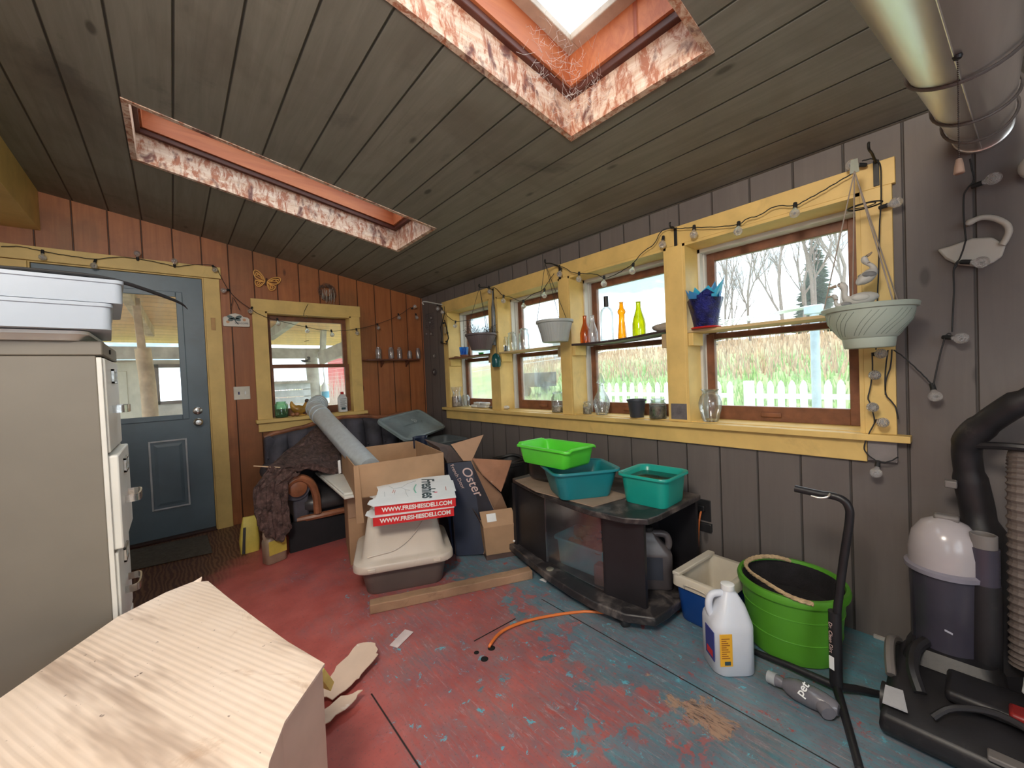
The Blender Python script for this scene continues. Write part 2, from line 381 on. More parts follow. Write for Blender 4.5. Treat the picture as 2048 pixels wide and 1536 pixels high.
# bare grey patch at the foot of one mullion
MB().box(TX - .0015, 1.052, WB + .012, TX - .0005, 1.143, WB + .10).build('trim_%d' % tn[0], mat('grey_bare_patch', (.13, .12, .13), .7, 0, .2, 30), None, smooth=False, kind='structure'); tn[0] += 1
def window(num, y0, y1, zm=1.335):
    r = struct_root('window_%d' % num, (W, (y0 + y1) / 2, WB))
    t = .014
    mb = MB().box(W - .02, y0, WB, W + .13, y0 + t, WT).box(W - .02, y1 - t, WB, W + .13, y1, WT).box(W - .02, y0, WT - t, W + .13, y1, WT).box(W - .0, y0, WB - .01, W + .24, y1, WB + .004)
    mb.build('window_jamb', yellow, r, smooth=False)
    mb = MB()
    for a, b, d, e in ((y0 + t, y0 + t + .012, .13, .165), (y1 - t - .012, y1 - t, .13, .165), (y0 + t, y0 + t + .02, .17, .235), (y1 - t - .02, y1 - t, .17, .235)):
        mb.box(W + d, a, WB + .004, W + e, b, WT - t)
    mb.box(W + .13, y0 + t, WT - t - .02, W + .235, y1 - t, WT - t)
    mb.box(W + .235, y0 - .02, WB - .05, W + .25, y0 + .02, WT + .03).box(W + .235, y1 - .02, WB - .05, W + .25, y1 + .02, WT + .03)
    mb.build('window_liner', whitev, r, smooth=False)
    a, b = y0 + t + .02, y1 - t - .02
    for nm, z0, z1, x0, br, tr in (('lower_sash', WB + .004, zm, W + .165, .075, .03), ('upper_sash', zm - .03, WT - t - .015, W + .20, .035, .05)):
        st = .042
        s_ = MB().box(x0, a, z0, x0 + .032, a + st, z1).box(x0, b - st, z0, x0 + .032, b, z1).box(x0, a + st, z0, x0 + .032, b - st, z0 + br).box(x0, a + st, z1 - tr, x0 + .032, b - st, z1).build(nm, sashm, r, bevel=.002, smooth=False)
        MB().box(x0 + .014, a + st, z0 + br, x0 + .018, b - st, z1 - tr).build('pane', pane, s_, smooth=False)
        if nm == 'lower_sash':
            c = (a + b) / 2 + .02
            MB().box(x0 - .012, c - .045, z0 + .022, x0, c + .045, z0 + .045).build('sash_lift', sashm, s_, bevel=.004)
    return r
for i, (a, b) in enumerate(WIN): window(i + 1, a, b)
# ---- end window
ey = D - .022
def tr2(x0, z0, x1, z1, d=.022):
    return trim((x0, D - d, z0, x1, D, z1))
tr2(.542, ET, 1.47, 1.905); tr2(.548, EB, EX0, ET); tr2(EX1, EB, 1.462, ET); tr2(.53, EB - .03, 1.485, EB, .06); tr2(.55, .752, 1.462, EB - .03)
r = struct_root('window_5', ((EX0 + EX1) / 2, D, EB))
t = .014
MB().box(EX0, D - .02, EB, EX0 + t, D + .13, ET).box(EX1 - t, D - .02, EB, EX1, D + .13, ET).box(EX0, D - .02, ET - t, EX1, D + .13, ET).box(EX0, D, EB - .01, EX1, D + .15, EB + .004).build('window_jamb', yellow, r, smooth=False)
a, b = EX0 + t, EX1 - t
for nm, z0, z1, yy, br, trr in (('lower_sash', EB + .004, 1.335, D + .06, .07, .03), ('upper_sash', 1.305, ET - t, D + .095, .035, .045)):
    st = .04
    s_ = MB().box(a, yy, z0, a + st, yy + .032, z1).box(b - st, yy, z0, b, yy + .032, z1).box(a + st, yy, z0, b - st, yy + .032, z0 + br).box(a + st, yy, z1 - trr, b - st, yy + .032, z1).build(nm, sashm, r, bevel=.002, smooth=False)
    MB().box(a + st, yy + .014, z0 + br, b - st, yy + .018, z1 - trr).build('pane', pane, s_, smooth=False)
# ---- door
tr2(DX1 + .01, 0, .332, DH + .005, .025); tr2(-.84, DH + .01, .345, 2.135, .027); tr2(-.80, 0, DX0 - .01, DH + .005, .025)
blue = mat('blue_grey_door_paint', (.135, .19, .235), .4, 0, .1, 3, .02, stain=[((.10, .10, .10), (.5, .8), 2, .4)], obj=False)
dr = struct_root('door_1', (0, D, 0))
GX0, GX1, GZ0, GZ1 = -.52, .062, .945, 1.885
mb = MB()
DY = D + .02
for x0, x1, z0, z1 in ((DX0, GX0, .02, DH), (GX1, DX1, .02, DH), (GX0, GX1, .02, GZ0), (GX0, GX1, GZ1, DH)): mb.box(x0, DY, z0, x1, DY + .045, z1)
mb.build('door_slab', blue, dr, smooth=False)
MB().box(DX1 + .002, D - .001, 0, DX1 + .03, D + .149, DH + .03).box(DX0 - .03, D - .001, 0, DX0 - .002, D + .149, DH + .03).box(DX0 - .002, D - .001, DH + .002, DX1 + .002, D + .149, DH + .03).box(DX0, DY + .046, DH - .012, DX1, DY + .07, DH + .002).box(DX1 - .012, DY + .046, .0, DX1 + .002, DY + .07, DH - .012).box(DX0, DY + .046, .0, DX0 + .012, DY + .07, DH - .012).build('door_jamb', yellow, dr, smooth=False)
gf = MB()
for x0, x1, z0, z1 in ((GX0 - .03, GX0 + .01, GZ0 - .03, GZ1 + .03), (GX1 - .01, GX1 + .03, GZ0 - .03, GZ1 + .03), (GX0 + .01, GX1 - .01, GZ0 - .03, GZ0 + .01), (GX0 + .01, GX1 - .01, GZ1 - .01, GZ1 + .03)): gf.box(x0, DY - .012, z0, x1, DY, z1)
gfo = gf.build('glazing_frame', blue, dr, bevel=.004, smooth=False)
MB().box(GX0, DY + .02, GZ0, GX1, DY + .025, GZ1).build('pane', pane, dr, smooth=False)
pm_ = mat('worn_white_moulding', (.55, .58, .62), .5)
for x0, x1 in ((-.16, .068), (-.56, -.33)):
    z0, z1 = .235, .765; w = .012
    p_ = MB()
    for q in ((x0, z0, x0 + w, z1), (x1 - w, z0, x1, z1), (x0 + w, z0, x1 - w, z0 + w), (x0 + w, z1 - w, x1 - w, z1)): p_.box(q[0], DY - .008, q[1], q[2], DY, q[3])
    o = p_.build('panel_moulding', pm_, dr, bevel=.003, smooth=False)
    MB().hexa([(x0 + .05, DY - .006, z0 + .05), (x1 - .05, DY - .006, z0 + .05), (x1 - .03, DY, z0 + .03), (x0 + .03, DY, z0 + .03),
               (x0 + .05, DY - .006, z1 - .05), (x1 - .05, DY - .006, z1 - .05), (x1 - .03, DY, z1 - .03), (x0 + .03, DY, z1 - .03)]).build('panel', blue, o, smooth=False)
chrome = mat('satin_chrome', (.62, .62, .60), .25, .95, .05)
for z, k in ((.975, 0), (.885, 1)):
    c = (.145, DY, z)
    o = MB().lathe([(.0, 0), (.031, 0), (.031, .008), (.022, .014), (0, .014)], c, 24, RX(math.pi / 2)).build('door_knob' if k else 'deadbolt', chrome, dr)
    if k: MB().lathe([(.012, .012), (.012, .03), (.026, .04), (.028, .055), (.018, .066), (0, .067)], c, 24, RX(math.pi / 2)).build('knob', chrome, o)
    else: MB().obb((.145, DY - .022, z), (.008, .018, .026)).build('thumb_turn', chrome, o, bevel=.002)
MB().box(DX0, D - .03, 0, DX1, D + .1, .018).build('threshold', mat('dark_threshold', (.05, .02, .015), .5), dr, bevel=.003)
MB().box(.262, D - .0265, 1.62, .292, D - .0245, 1.72).build('strike_plate', mat('brass_plate', (.26, .15, .06), .4, .6), dr, bevel=.001)
# ---- left: yellow painted beam under the ceiling and lower bearing boards
trim((-.80, -1.8, 2.25, -.62, D, 2.52), yellow)
# baseboard line at the window wall
MB().box(W - .012, -.4, 0, W, .30, .012).build('baseboard_right', mat('pale_base_strip', (.4, .38, .36), .6), None, smooth=False, kind='structure')
# ---- skylight wells
def well_mat():
    m, nt, b = NT('stained_well_wood'); g = G(nt); p = g.pos()
    base = g.mix(g.ramp(g.noise(g.pos((1.2, 1.2, 9)), 6, 6, .6, .4), .35, .65), (.80, .66, .55), (.60, .40, .28))
    st = g.noise(g.pos((5, 5, 2.2)), 5.5, 8, .72, .7)
    c = g.mix(g.math('MULTIPLY', g.ramp(st, .47, .58), .92), base, (.38, .12, .055))
    c = g.mix(g.ramp(g.noise(g.pos((3, 3, 2)), 4.2, 6, .6, .5), .55, .66), c, (.15, .06, .05))
    nt.links.new(c, b.inputs['Base Color']); b.inputs['Roughness'].default_value = .6; g.bump(st, b, .2, .003); return m
wm = well_mat()
orange = planks('orange_fir', 1, 0, 0, .4, (.72, .25, .10), (.48, .12, .05), (.4, .1, .05), .9, 0, .5)
pinkf = mat('pinkish_frame_paint', (.62, .52, .42), .5, 0, .15, 10)
web = mat('cobweb', (.75, .72, .70), .9)
for k, (x0, x1, y0, y1) in enumerate(SK):
    r = struct_root('window_%d' % (6 + k), ((x0 + x1) / 2, (y0 + y1) / 2, cz((x0 + x1) / 2)))
    hgt = .146; w = .02
    def P(x, y, h): return (x, y, cz(x) + h)
    mb = MB()
    for (xa, xb, ya, yb) in ((x0 + .005, x1 - .005, y1 - .005, y1 + w), (x0 + .005, x1 - .005, y0 - w, y0 + .005), (x0 - w, x0 + .005, y0 - w, y1 + w), (x1 - .005, x1 + w, y0 - w, y1 + w)):
        mb.hexa([P(xa, ya, -.004), P(xb, ya, -.004), P(xb, yb, -.004), P(xa, yb, -.004), P(xa, ya, hgt), P(xb, ya, hgt), P(xb, yb, hgt), P(xa, yb, hgt)])
    mb.build('well_lining', wm, r, smooth=False)
    mb = MB()                                            # dark step, then orange curb, set back
    i1, i2 = .012, .045
    def ring(mb, d0, d1, h0, h1):
        for (xa, xb, ya, yb) in ((x0 - .02, x1 + .02, y1 - d1, y1 + .019), (x0 - .02, x1 + .02, y0 - .019, y0 + d1), (x0 - .019, x0 + d1, y0 + d1, y1 - d1), (x1 - d1, x1 + .019, y0 + d1, y1 - d1)):
            mb.hexa([P(xa, ya, h0), P(xb, ya, h0), P(xb, yb, h0), P(xa, yb, h0), P(xa, ya, h1), P(xb, ya, h1), P(xb, yb, h1), P(xa, yb, h1)])
        return mb
    ring(MB(), 0, .026, .145, .175).build('well_step', mat('dark_red_brown_wood', (.10, .03, .02), .5), r, smooth=False, bevel=.004)
    ring(MB(), 0, .036, .175, .30).build('skylight_curb', orange, r, smooth=False)
    ring(MB(), .0, .085, .30, .33).build('skylight_frame', pinkf, r, smooth=False, bevel=.004)
    MB().hexa([P(x0, y0, .335), P(x1, y0, .335), P(x1, y1, .335), P(x0, y1, .335), P(x0, y0, .34), P(x1, y0, .34), P(x1, y1, .34), P(x0, y1, .34)]).build('pane', pane, r, smooth=False)
    if k:                                                # cobwebs in the near corner
        rng = random.Random(4); mb = MB()
        for q in range(230):
            a = Vector(P(x1 - .02 - rng.random() ** 2 * .28, y1 - .02 - rng.random() ** 2 * .2, .02 + rng.random() * .22)); d = Vector((rng.uniform(-1, 1), rng.uniform(-1, 1), rng.uniform(-.5, .5))) * .07
            mid = a + d * .5 + Vector((rng.uniform(-1, 1), rng.uniform(-1, 1), -1)) * .015
            mb.tube([a, mid, a + d], .0004, 3)
        mb.build('cobweb', web, r)
# ================================================================ outdoors
def smooth(a, b, x):
    t = max(0, min(1, (x - a) / (b - a))); return t * t * (3 - 2 * t)
def ground_z(x, y):
    return -.12 + .12 * smooth(3, 7, x) + 3.1 * smooth(7.5, 34, x) * (1 - .25 * smooth(20, 60, y)) + .05 * math.sin(x * 1.7) * math.sin(y * 1.3)
def meadow():
    m, nt, b = NT('meadow_grass'); g = G(nt); p = g.pos()
    c = g.mix(g.ramp(g.noise(p, .35, 6, .65), .42, .62), (.17, .30, .075), (.42, .36, .17))
    c = g.mix(g.ramp(g.noise(g.pos((1, 1, .3)), 5, 8, .8), .35, .7), c, (.30, .38, .16))
    X = g.n('ShaderNodeSeparateXYZ', {0: p}).outputs[0]
    c = g.mix(g.math('MULTIPLY', g.ramp(g.math('ADD', X, g.math('MULTIPLY', g.noise(p, .25, 4), 14.0)), 26, 32), .8), c, (.40, .26, .16))
    nt.links.new(c, b.inputs['Base Color']); b.inputs['Roughness'].default_value = .9
    g.bump(g.noise(p, 9, 8, .8), b, .8, .08); return m
mb = MB(); mb.grid(lambda u, v: Vector((2.5 + 70 * u * u, -25 + 95 * v, ground_z(2.5 + 70 * u * u, -25 + 95 * v))), 60, 60)
mb.build('meadow_ground', meadow(), None, kind='structure')
mb = MB(); mb.grid(lambda u, v: Vector((-25 + 27.5 * u, 4.25 + 70 * v, -.12 - .4 * smooth(6, 14, 4.25 + 70 * v))), 10, 30)
mb.build('yard_ground', MATS.get('meadow_grass') or bpy.data.materials['meadow_grass'], None, kind='structure')
# tufts of dry grass on the slope
dry = mat('dry_reeds', (.46, .30, .18), .9, 0, .3, 4, 0); green = mat('green_blades', (.26, .40, .12), .9, 0, .3, 4, 0)
rng = random.Random(2)
for nm, mt, n, xr, lab, hh in (('tall_grass', green, 2600, (8, 20), 'green meadow grass growing on the slope behind the picket fence', .35), ('dry_reeds', dry, 2200, (15, 27), 'tan dry reeds and brush on the slope below the trees', .8)):
    mb = MB()
    for q in range(n):
        x = rng.uniform(*xr); y = rng.uniform(.0, 1.1) * x + rng.uniform(-1, 1)
        z = ground_z(x, y); h = hh * rng.uniform(.5, 1.3); w = .03; dx, dy = rng.uniform(-.25, .25) * h, rng.uniform(-.25, .25) * h
        mb.add([(x, y - w, z), (x, y + w, z), (x + dx, y + dy + w * .3, z + h)], [(0, 1, 2)])
    tag(mb.build(nm, mt, None, smooth=False), lab, 'grass', kind='stuff')
# picket fence
fw = mat('white_fence_paint', (.80, .82, .84), .5, 0, .04, 5, .03)
def fence(name, label, p0, p1, sp, pw, ztop, posts):
    p0, p1 = Vector(p0), Vector(p1); d = (p1 - p0).normalized(); n = Vector((0, 0, 1)).cross(d); L = (p1 - p0).length
    t = thing(name, label, 'fence', (p0.x, p0.y, 0), group=None)
    k = 0
    while k * sp < L:
        c = p0 + d * (k * sp); zb = .05
        pts = [c - d * pw / 2 + Vector((0, 0, zb)), c + d * pw / 2 + Vector((0, 0, zb)), c + d * pw / 2 + Vector((0, 0, ztop - .09)), c + d * pw * .3 + Vector((0, 0, ztop - .03)), c + Vector((0, 0, ztop)), c - d * pw * .3 + Vector((0, 0, ztop - .03)), c - d * pw / 2 + Vector((0, 0, ztop - .09))]
        MB().slab(pts, n * .02).build('picket', fw, t, smooth=False); k += 1
    for z in (.28, .62):
        a = p0 + n * -.03 + Vector((0, 0, z)); MB().slab([a, a + d * L, a + d * L + Vector((0, 0, .075)), a + Vector((0, 0, .075))], n * .028).build('rail', fw, t, smooth=False)
    for s in posts:
        c = p0 + d * s; MB().obb((c.x, c.y, ztop / 2), (.12, .12, ztop), RZ(math.atan2(d.y, d.x))).build('post', fw, t, smooth=False)
fence('picket_fence', 'white picket fence run seen through the rightmost window', (7, -.6, 0), (7, 2.42, 0), .142, .088, .90, [3.0])
fence('picket_fence', 'white picket fence run continuing left beyond the square post, behind the coloured bottles window', (7.05, 2.7, 0), (7.2, 6.6, 0), .19, .095, .90, [])
# trees
bark = mat('grey_bark', (.20, .15, .125), .9, 0, .2, 20, .2)
def bare_tree(x, y, h, seed, label):
    rg = random.Random(seed); mb = MB(); z0 = ground_z(x, y)
    def br(p, d, L, r, dep):
        q = p + d * L * .5 + Vector((rg.uniform(-1, 1), rg.uniform(-1, 1), 0)) * L * .04; e = p + d * L
        mb.tube([p, q, e], [r * .8, r * .6, r * .45], 4 if dep > 1 else 3, False)
        if dep == 0: return
        for k in range(rg.choice((2, 3)) + (dep == 3)):
            s = p + d * L * rg.uniform(.35, 1)
            nd = (d + Vector((rg.uniform(-1, 1), rg.uniform(-1, 1), rg.uniform(-.05, .7))) * .62).normalized()
            br(s, nd, L * rg.uniform(.55, .8), r * .55, dep - 1)
        br(e, (d + Vector((rg.uniform(-.2, .2), rg.uniform(-.2, .2), .15))).normalized(), L * .75, r * .6, dep - 1)
    br(Vector((x, y, z0 - .1)), Vector((rg.uniform(-.08, .08), rg.uniform(-.08, .08), 1)).normalized(), h * .36, h * .016, 4)
    tag(mb.build('bare_tree', bark, None, smooth=False), label, 'tree', 'bare trees beyond the meadow')
TL = 'leafless branching tree on the rise, among the bare trees beyond the right window'
TREES = ((28, 9.4, 8.5), (30, 11.6, 8), (27, 7.4, 9.5), (33, 7.9, 10), (28, 5.9, 10.5), (36, 13.6, 8), (27, 4.6, 10))
ORD = ('leftmost', 'second from left', 'third from left', 'middle one', 'third from right', 'second from right', 'rightmost')
for i, (x, y, h) in enumerate(sorted(TREES, key=lambda q: -q[1] / q[0])):
    bare_tree(x, y, h, i + 3, 'leafless tree, %s of seven in the rightmost upper window' % ORD[i])
needle = mat('spruce_needles', (.045, .085, .055), .9, 0, .3, 6, 0)
def spruce(x, y, h, seed, label, far=False):
    rg = random.Random(seed); z0 = ground_z(x, y); t = thing('spruce_tree', label, 'tree', (x, y, z0), group='spruces on the skyline')
    MB().tube([(x, y, z0 - .1), (x, y, z0 + h)], [h * .016, .01], 5).build('trunk', bark, t)
    mb = MB(); n = int(h * (9 if far else 17))
    for k in range(n):
        u = k / n; zz = z0 + h * (.1 + .9 * u); R = h * .19 * (1 - u) ** .85 + .05
        for j in range(9):
            a = rg.uniform(0, 6.28); rr = R * rg.uniform(.7, 1.15); w = rr * .17
            p = Vector((x, y, zz)); e = p + Vector((math.cos(a) * rr, math.sin(a) * rr, -rr * .28)); s = Vector((-math.sin(a), math.cos(a), 0)) * w
            mid = p.lerp(e, .6)
            mb.add([p, mid + s, e, mid - s, mid + Vector((0, 0, -w))], [(0, 1, 4), (1, 2, 4), (2, 3, 4), (3, 0, 4)])
    mb.build('foliage', needle, t, smooth=False)
spruce(27, 11.7, 5.6, 1, 'dark spruce at the left edge of the rightmost upper window pane')
spruce(31, 13.6, 7, 8, 'slender spruce just left of the mullion beside the blue foil pot', True)
spruce(38, 18.4, 6.6, 2, 'small distant spruce behind the rock on the warped shelf')
spruce(33, 26.0, 4.5, 3, 'tiny distant spruce behind the clear bottle with black cap', True)
spruce(40, 8.6, 9, 4, 'tall narrow spruce far behind the bare trees in the rightmost upper window', True)
# clothes pole, trailer, shed
pm2 = mat('pale_blue_pole_paint', (.42, .52, .60), .5)
px_, py_ = 5.6, 1.22
t = thing('clothesline_pole', 'pale blue clothesline pole standing before the picket fence', 'pole', (px_, py_, 0))
MB().tube([(px_, py_, -.05), (px_, py_, 1.75)], .045, 10).build('pole', pm2, t)
MB().box(px_ - .05, py_ - .09, 1.70, px_ + .05, py_ + .09, 1.80).build('bracket', pm2, t, bevel=.01)
mb = MB()
for k in range(5): mb.tube([(px_ - .05 + .1 * k / 4, py_, 1.79), (px_ + .2, py_ + 3, 1.70 - .05 * k), (px_ + .3, 8.5, 1.68 - .1 * k)], .006, 4)
mb.build('line', whitem, t)
gx, gy = 12, 12.5; gz = ground_z(gx, gy)
t = thing('utility_trailer', 'small black utility trailer parked in the meadow grass', 'trailer', (gx, gy, gz))
MB().box(gx - .5, gy - .75, .62, gx + .5, gy + .75, 1.22).build('box_body', blackm, t, bevel=.02)
for s in (-1, 1): MB().lathe([(0, -.06), (.22, -.06), (.22, .06), (0, .06)], (gx + s * .56, gy, .45), 16, RY(math.pi / 2)).build('wheel', blackm, t)
MB().tube([(gx, gy + .75, .68), (gx, gy + 1.5, .55)], .03, 6).build('tongue', blackm, t)
hx, hy = 26, 22.0; hz = ground_z(hx, hy) - .2
t = thing('garden_shed', 'pale grey gabled shed on the slope behind the glass jars on the shelf', 'shed', (hx, hy, hz))
sg = mat('pale_grey_siding', (.38, .42, .46), .8)
MB().box(hx - 1.2, hy - 1.6, hz, hx + 1.2, hy + 1.6, hz + 1.6).build('wall', sg, t, smooth=False)
MB().slab([(hx - 1.5, hy - 1.9, hz + 1.5), (hx - 1.5, hy, hz + 2.7), (hx - 1.5, hy + 1.9, hz + 1.5)], (3, 0, 0)).build('roof', mat('shed_roof', (.24, .29, .34), .7), t, smooth=False)
# ---------------- porch beyond the end wall
tan = planks('porch_roof_boards', 1, 0, 0, .19, (.92, .52, .24), (.62, .34, .15), (.16, .10, .06), .7, .5)
greywood = mat('weathered_grey_wood', (.46, .43, .38), .85, 0, .2, 6, .15, stretch=(1, 1, 1), obj=False)
tanwood = mat('tan_porch_wood', (.55, .40, .26), .8, 0, .2, 8, .1, obj=False)
PZ = lambda y: 2.42 - .115 * (y - 4.2)
mb = MB().hexa([(-3.2, 4.25, PZ(4.25)), (2.6, 4.25, PZ(4.25)), (2.6, 8.6, PZ(8.6)), (-3.2, 8.6, PZ(8.6)), (-3.2, 4.25, PZ(4.25) + .04), (2.6, 4.25, PZ(4.25) + .04), (2.6, 8.6, PZ(8.6) + .04), (-3.2, 8.6, PZ(8.6) + .04)])
mb.build('ceiling_porch', tan, None, smooth=False, kind='structure')
MB().box(-3.5, 4.25, -.16, 2.9, 8.3, -.08).build('floor_porch', greywood, None, smooth=False, kind='structure')
def member(name, label, a, b, w, h, mt=greywood, cat='beam'):
    a, b = Vector(a), Vector(b); M = frame((a + b) / 2, b - a, Vector((0, 0, 1)) if abs((b - a).normalized().z) < .9 else Vector((0, 1, 0))).to_3x3()
    o = MB().obb((a + b) / 2, ((b - a).length, h, w), M).build(name, mt, None, smooth=False, bevel=.006); return tag(o, label, cat)
member('rafter', 'grey rafter under the porch roof, seen in the small end window', (1.55, 4.3, PZ(4.3) - .08), (1.25, 7.5, PZ(7.5) - .08), .09, .15)
member('rafter', 'tan rafter under the porch roof, seen through the door glass', (-.42, 4.3, PZ(4.3) - .07), (-.20, 7.5, PZ(7.5) - .07), .09, .13, tanwood)
member('eave_beam', 'long pale grey beam carrying the outer edge of the porch roof', (-3.2, 7.55, 1.68), (2.6, 7.55, 1.68), .12, .17)
member('corner_brace', 'broad grey diagonal brace at the right end of the porch', (1.95, 7.35, 1.58), (2.55, 5.6, 1.93), .06, .22)
member('corner_post', 'square grey upright under the porch roof at the right', (2.02, 7.42, 1.7), (2.02, 7.3, 2.1), .08, .1)
tag(MB().tube(smoothpath([(1.86, 7.5, -.15), (1.88, 7.5, .7), (1.85, 7.5, 1.6)]), .10, 12).build('log_post', greywood, None), 'round grey log post at the porch edge beyond the small end window', 'post')
tag(MB().tube(smoothpath([(-.22, 6, -.15), (-.20, 6, 1), (-.23, 6, 1.62)]), .07, 12).build('log_post', tanwood, None), 'mottled round post seen through the door glass', 'post')
member('post_top', 'short tan upright on top of the mottled round post', (-.235, 6, 1.60), (-.26, 6, 2.17), .07, .09, tanwood, 'post')
# far porch wall with a window and a spare door leaning on it
ww = mat('pale_weathered_boards', (.60, .58, .53), .8, 0, .12, 5, .05, obj=False)
wallholes('wall_porch', ww, -3.2, .35, -.1, 1.62, [(-.15, .12, .98, 1.5)], lambda a, b, t: (a, 8.2 + t, b), .08)
o = struct_root('window_8', (0, 8.2, 1)); mb = MB()
for q in ((-.20, .93, -.15, 1.55), (.12, .93, .17, 1.55), (-.20, .93, .17, .98), (-.20, 1.5, .17, 1.55)): mb.box(q[0], 8.15, q[1], q[2], 8.2, q[3])
mb.build('window_frame', mat('dark_weathered_frame', (.16, .13, .12), .8), o, smooth=False)
t = thing('spare_door', 'off-white panelled door leaning on the far porch wall', 'door', (-.62, 8.1, -.08)); cream = mat('cream_paint', (.62, .60, .50), .6, 0, .08, 4)
MB().box(-1.05, 8.08, -.08, -.36, 8.13, 1.58).build('slab', cream, t, smooth=False)
for zz in ((.1, .75), (.9, 1.45)): MB().box(-.98, 8.07, zz[0], -.5, 8.08, zz[1]).build('panel', cream, t, bevel=.01)
# bench with clutter, buoy, boards and barn
t = thing('deck_rail_bench', 'pale grey plank bench along the porch edge', 'bench', (1.3, 7.3, -.08))
for k in range(6): MB().box(.75, 7.2, .50 + k * .115, 1.74, 7.23, .60 + k * .115).build('plank', mat('bleached_planks', (.62, .66, .68), .8), t, smooth=False)
for x in (.8, 1.65): MB().box(x, 7.23, -.08, x + .07, 7.3, 1.18).build('upright', greywood, t, smooth=False)
MB().box(.72, 7.05, 1.17, 1.76, 7.4, 1.21).build('top_board', greywood, t, smooth=False)
bx_, by_ = 2.02, 7.40
t = thing('fishing_buoy', 'white and blue fishing buoy hanging by the log post', 'buoy', (bx_, by_, .85))
MB().lathe([(.0, .80), (.062, .81), (.062, .90)], (bx_, by_, 0), 16).build('lower_band', whitem, t)
MB().lathe([(.062, .90), (.062, 1.0), (.06, 1.01)], (bx_, by_, 0), 16).build('blue_band', mat('buoy_blue', (.12, .42, .62), .5), t)
MB().lathe([(.06, 1.01), (.055, 1.10), (.02, 1.17), (0, 1.18)], (bx_, by_, 0), 16).build('nose', whitem, t)
MB().tube([(bx_, by_, 1.17), (bx_, 7.47, 1.60)], .006, 5).build('hanging_rope', greywood, t)
t = thing('red_barn', 'red clapboard barn far beyond the porch', 'barn', (9.2, 24, -.5))
redc = planks('red_clapboard', 2, 0, 0, .22, (.50, .05, .05), (.36, .03, .03), (.75, .6, .58), .4, 0)
MB().box(7.6, 24, -.6, 11.5, 27, 3.0).build('wall', redc, t, smooth=False)
MB().slab([(7.3, 23.8, 2.9), (9.5, 23.8, 4.3), (11.8, 23.8, 2.9)], (0, 3.5, 0)).build('roof', mat('barn_roof', (.2, .2, .21), .8), t, smooth=False)
rg = random.Random(9); mb = MB()
for q in range(1500):
    x = rg.uniform(1.5, 8); y = rg.uniform(14, 24); z = -.5; h = rg.uniform(.8, 2.4); w = .02
    if x / y > .36 and x > 6.2: continue
    mb.add([(x - w, y, z), (x + w, y, z), (x + rg.uniform(-.3, .3), y, z + h)], [(0, 1, 2)])
tag(mb.build('brush_thicket', mat('reddish_brush', (.45, .33, .29), .9), None, smooth=False), 'leafless reddish brush thicket beyond the porch', 'shrub', kind='stuff')

# ================================================================ filing cabinet and what is on it
beige = mat('beige_enamel', (.185, .165, .133), .5, 0, .07, 3, .02, stain=[((.16, .13, .10), (.70, .76), 7, .5)], obj=True)
offw = mat('off_white_enamel', (.70, .69, .64), .35, 0, .05, 5, .02)
cx0, cx1, cy0, cy1, ch = -.85, -.163, 1.765, 2.165, 1.311
t = thing('filing_cabinet', 'tall beige four-drawer metal filing cabinet at the left', 'filing cabinet', ((cx0 + cx1) / 2, (cy0 + cy1) / 2, 0))
MB().box(cx0, cy0, 0, cx1 - .012, cy1, ch - .045).build('body', beige, t, bevel=.003)
MB().box(cx0 - .001, cy0 - .0015, ch - .044, cx1 + .004, cy1 + .002, ch).build('top_cap', beige, t, bevel=.004)
MB().box(cx1 - .012, cy0, .02, cx1, cy0 + .012, ch - .05).box(cx1 - .012, cy1 - .012, .02, cx1, cy1, ch - .05).build('front_frame', offw, t, bevel=.002)
dh = (ch - .045 - .03) / 4
for k in range(4):
    z0 = .03 + k * dh; out = (.008, .008, .022, .006)[k]
    o = MB().box(cx1 - .01, cy0 + .014, z0 + .004, cx1 + out, cy1 - .014, z0 + dh - .006).build('drawer', offw, t, bevel=.005)
    xx = cx1 + out; yc = (cy0 + cy1) / 2; zc = z0 + dh
    lh = MB()
    for q in ((yc - .045, zc - .085, yc - .036, zc - .035), (yc + .036, zc - .085, yc + .045, zc - .035), (yc - .045, zc - .085, yc + .045, zc - .077), (yc - .045, zc - .043, yc + .045, zc - .035)): lh.box(xx, q[0], q[1], xx + .008, q[2], q[3])
    lh.build('label_holder', chrome, o, bevel=.001)
    h = MB().tube(smoothpath([(xx, yc - .065, zc - .175), (xx + .035, yc - .062, zc - .17), (xx + .04, yc, zc - .168), (xx + .035, yc + .062, zc - .17), (xx, yc + .065, zc - .175)]), .0001, 4)
    hb = MB(); pth = smoothpath([(xx, yc - .065, 0), (xx + .034, yc - .06, 0), (xx + .04, yc, 0), (xx + .034, yc + .06, 0), (xx, yc + .065, 0)], 5)
    hb.loft([[p + Vector((0, 0, zc - .185)), p + Vector((0, 0, zc - .160)), p + Vector((-.005, 0, zc - .160)), p + Vector((-.005, 0, zc - .185))] for p in pth]); hb.build('handle', chrome, o)
MB().lathe([(0, 0), (.008, 0), (.008, .004), (0, .005)], (cx1 + .004, cy0 + .17, ch - .022), 12, RY(math.pi / 2)).build('lock', blackm, t)
wt = mat('white_tray_plastic', (.40, .455, .53), .4, 0, .05, 4, .05)
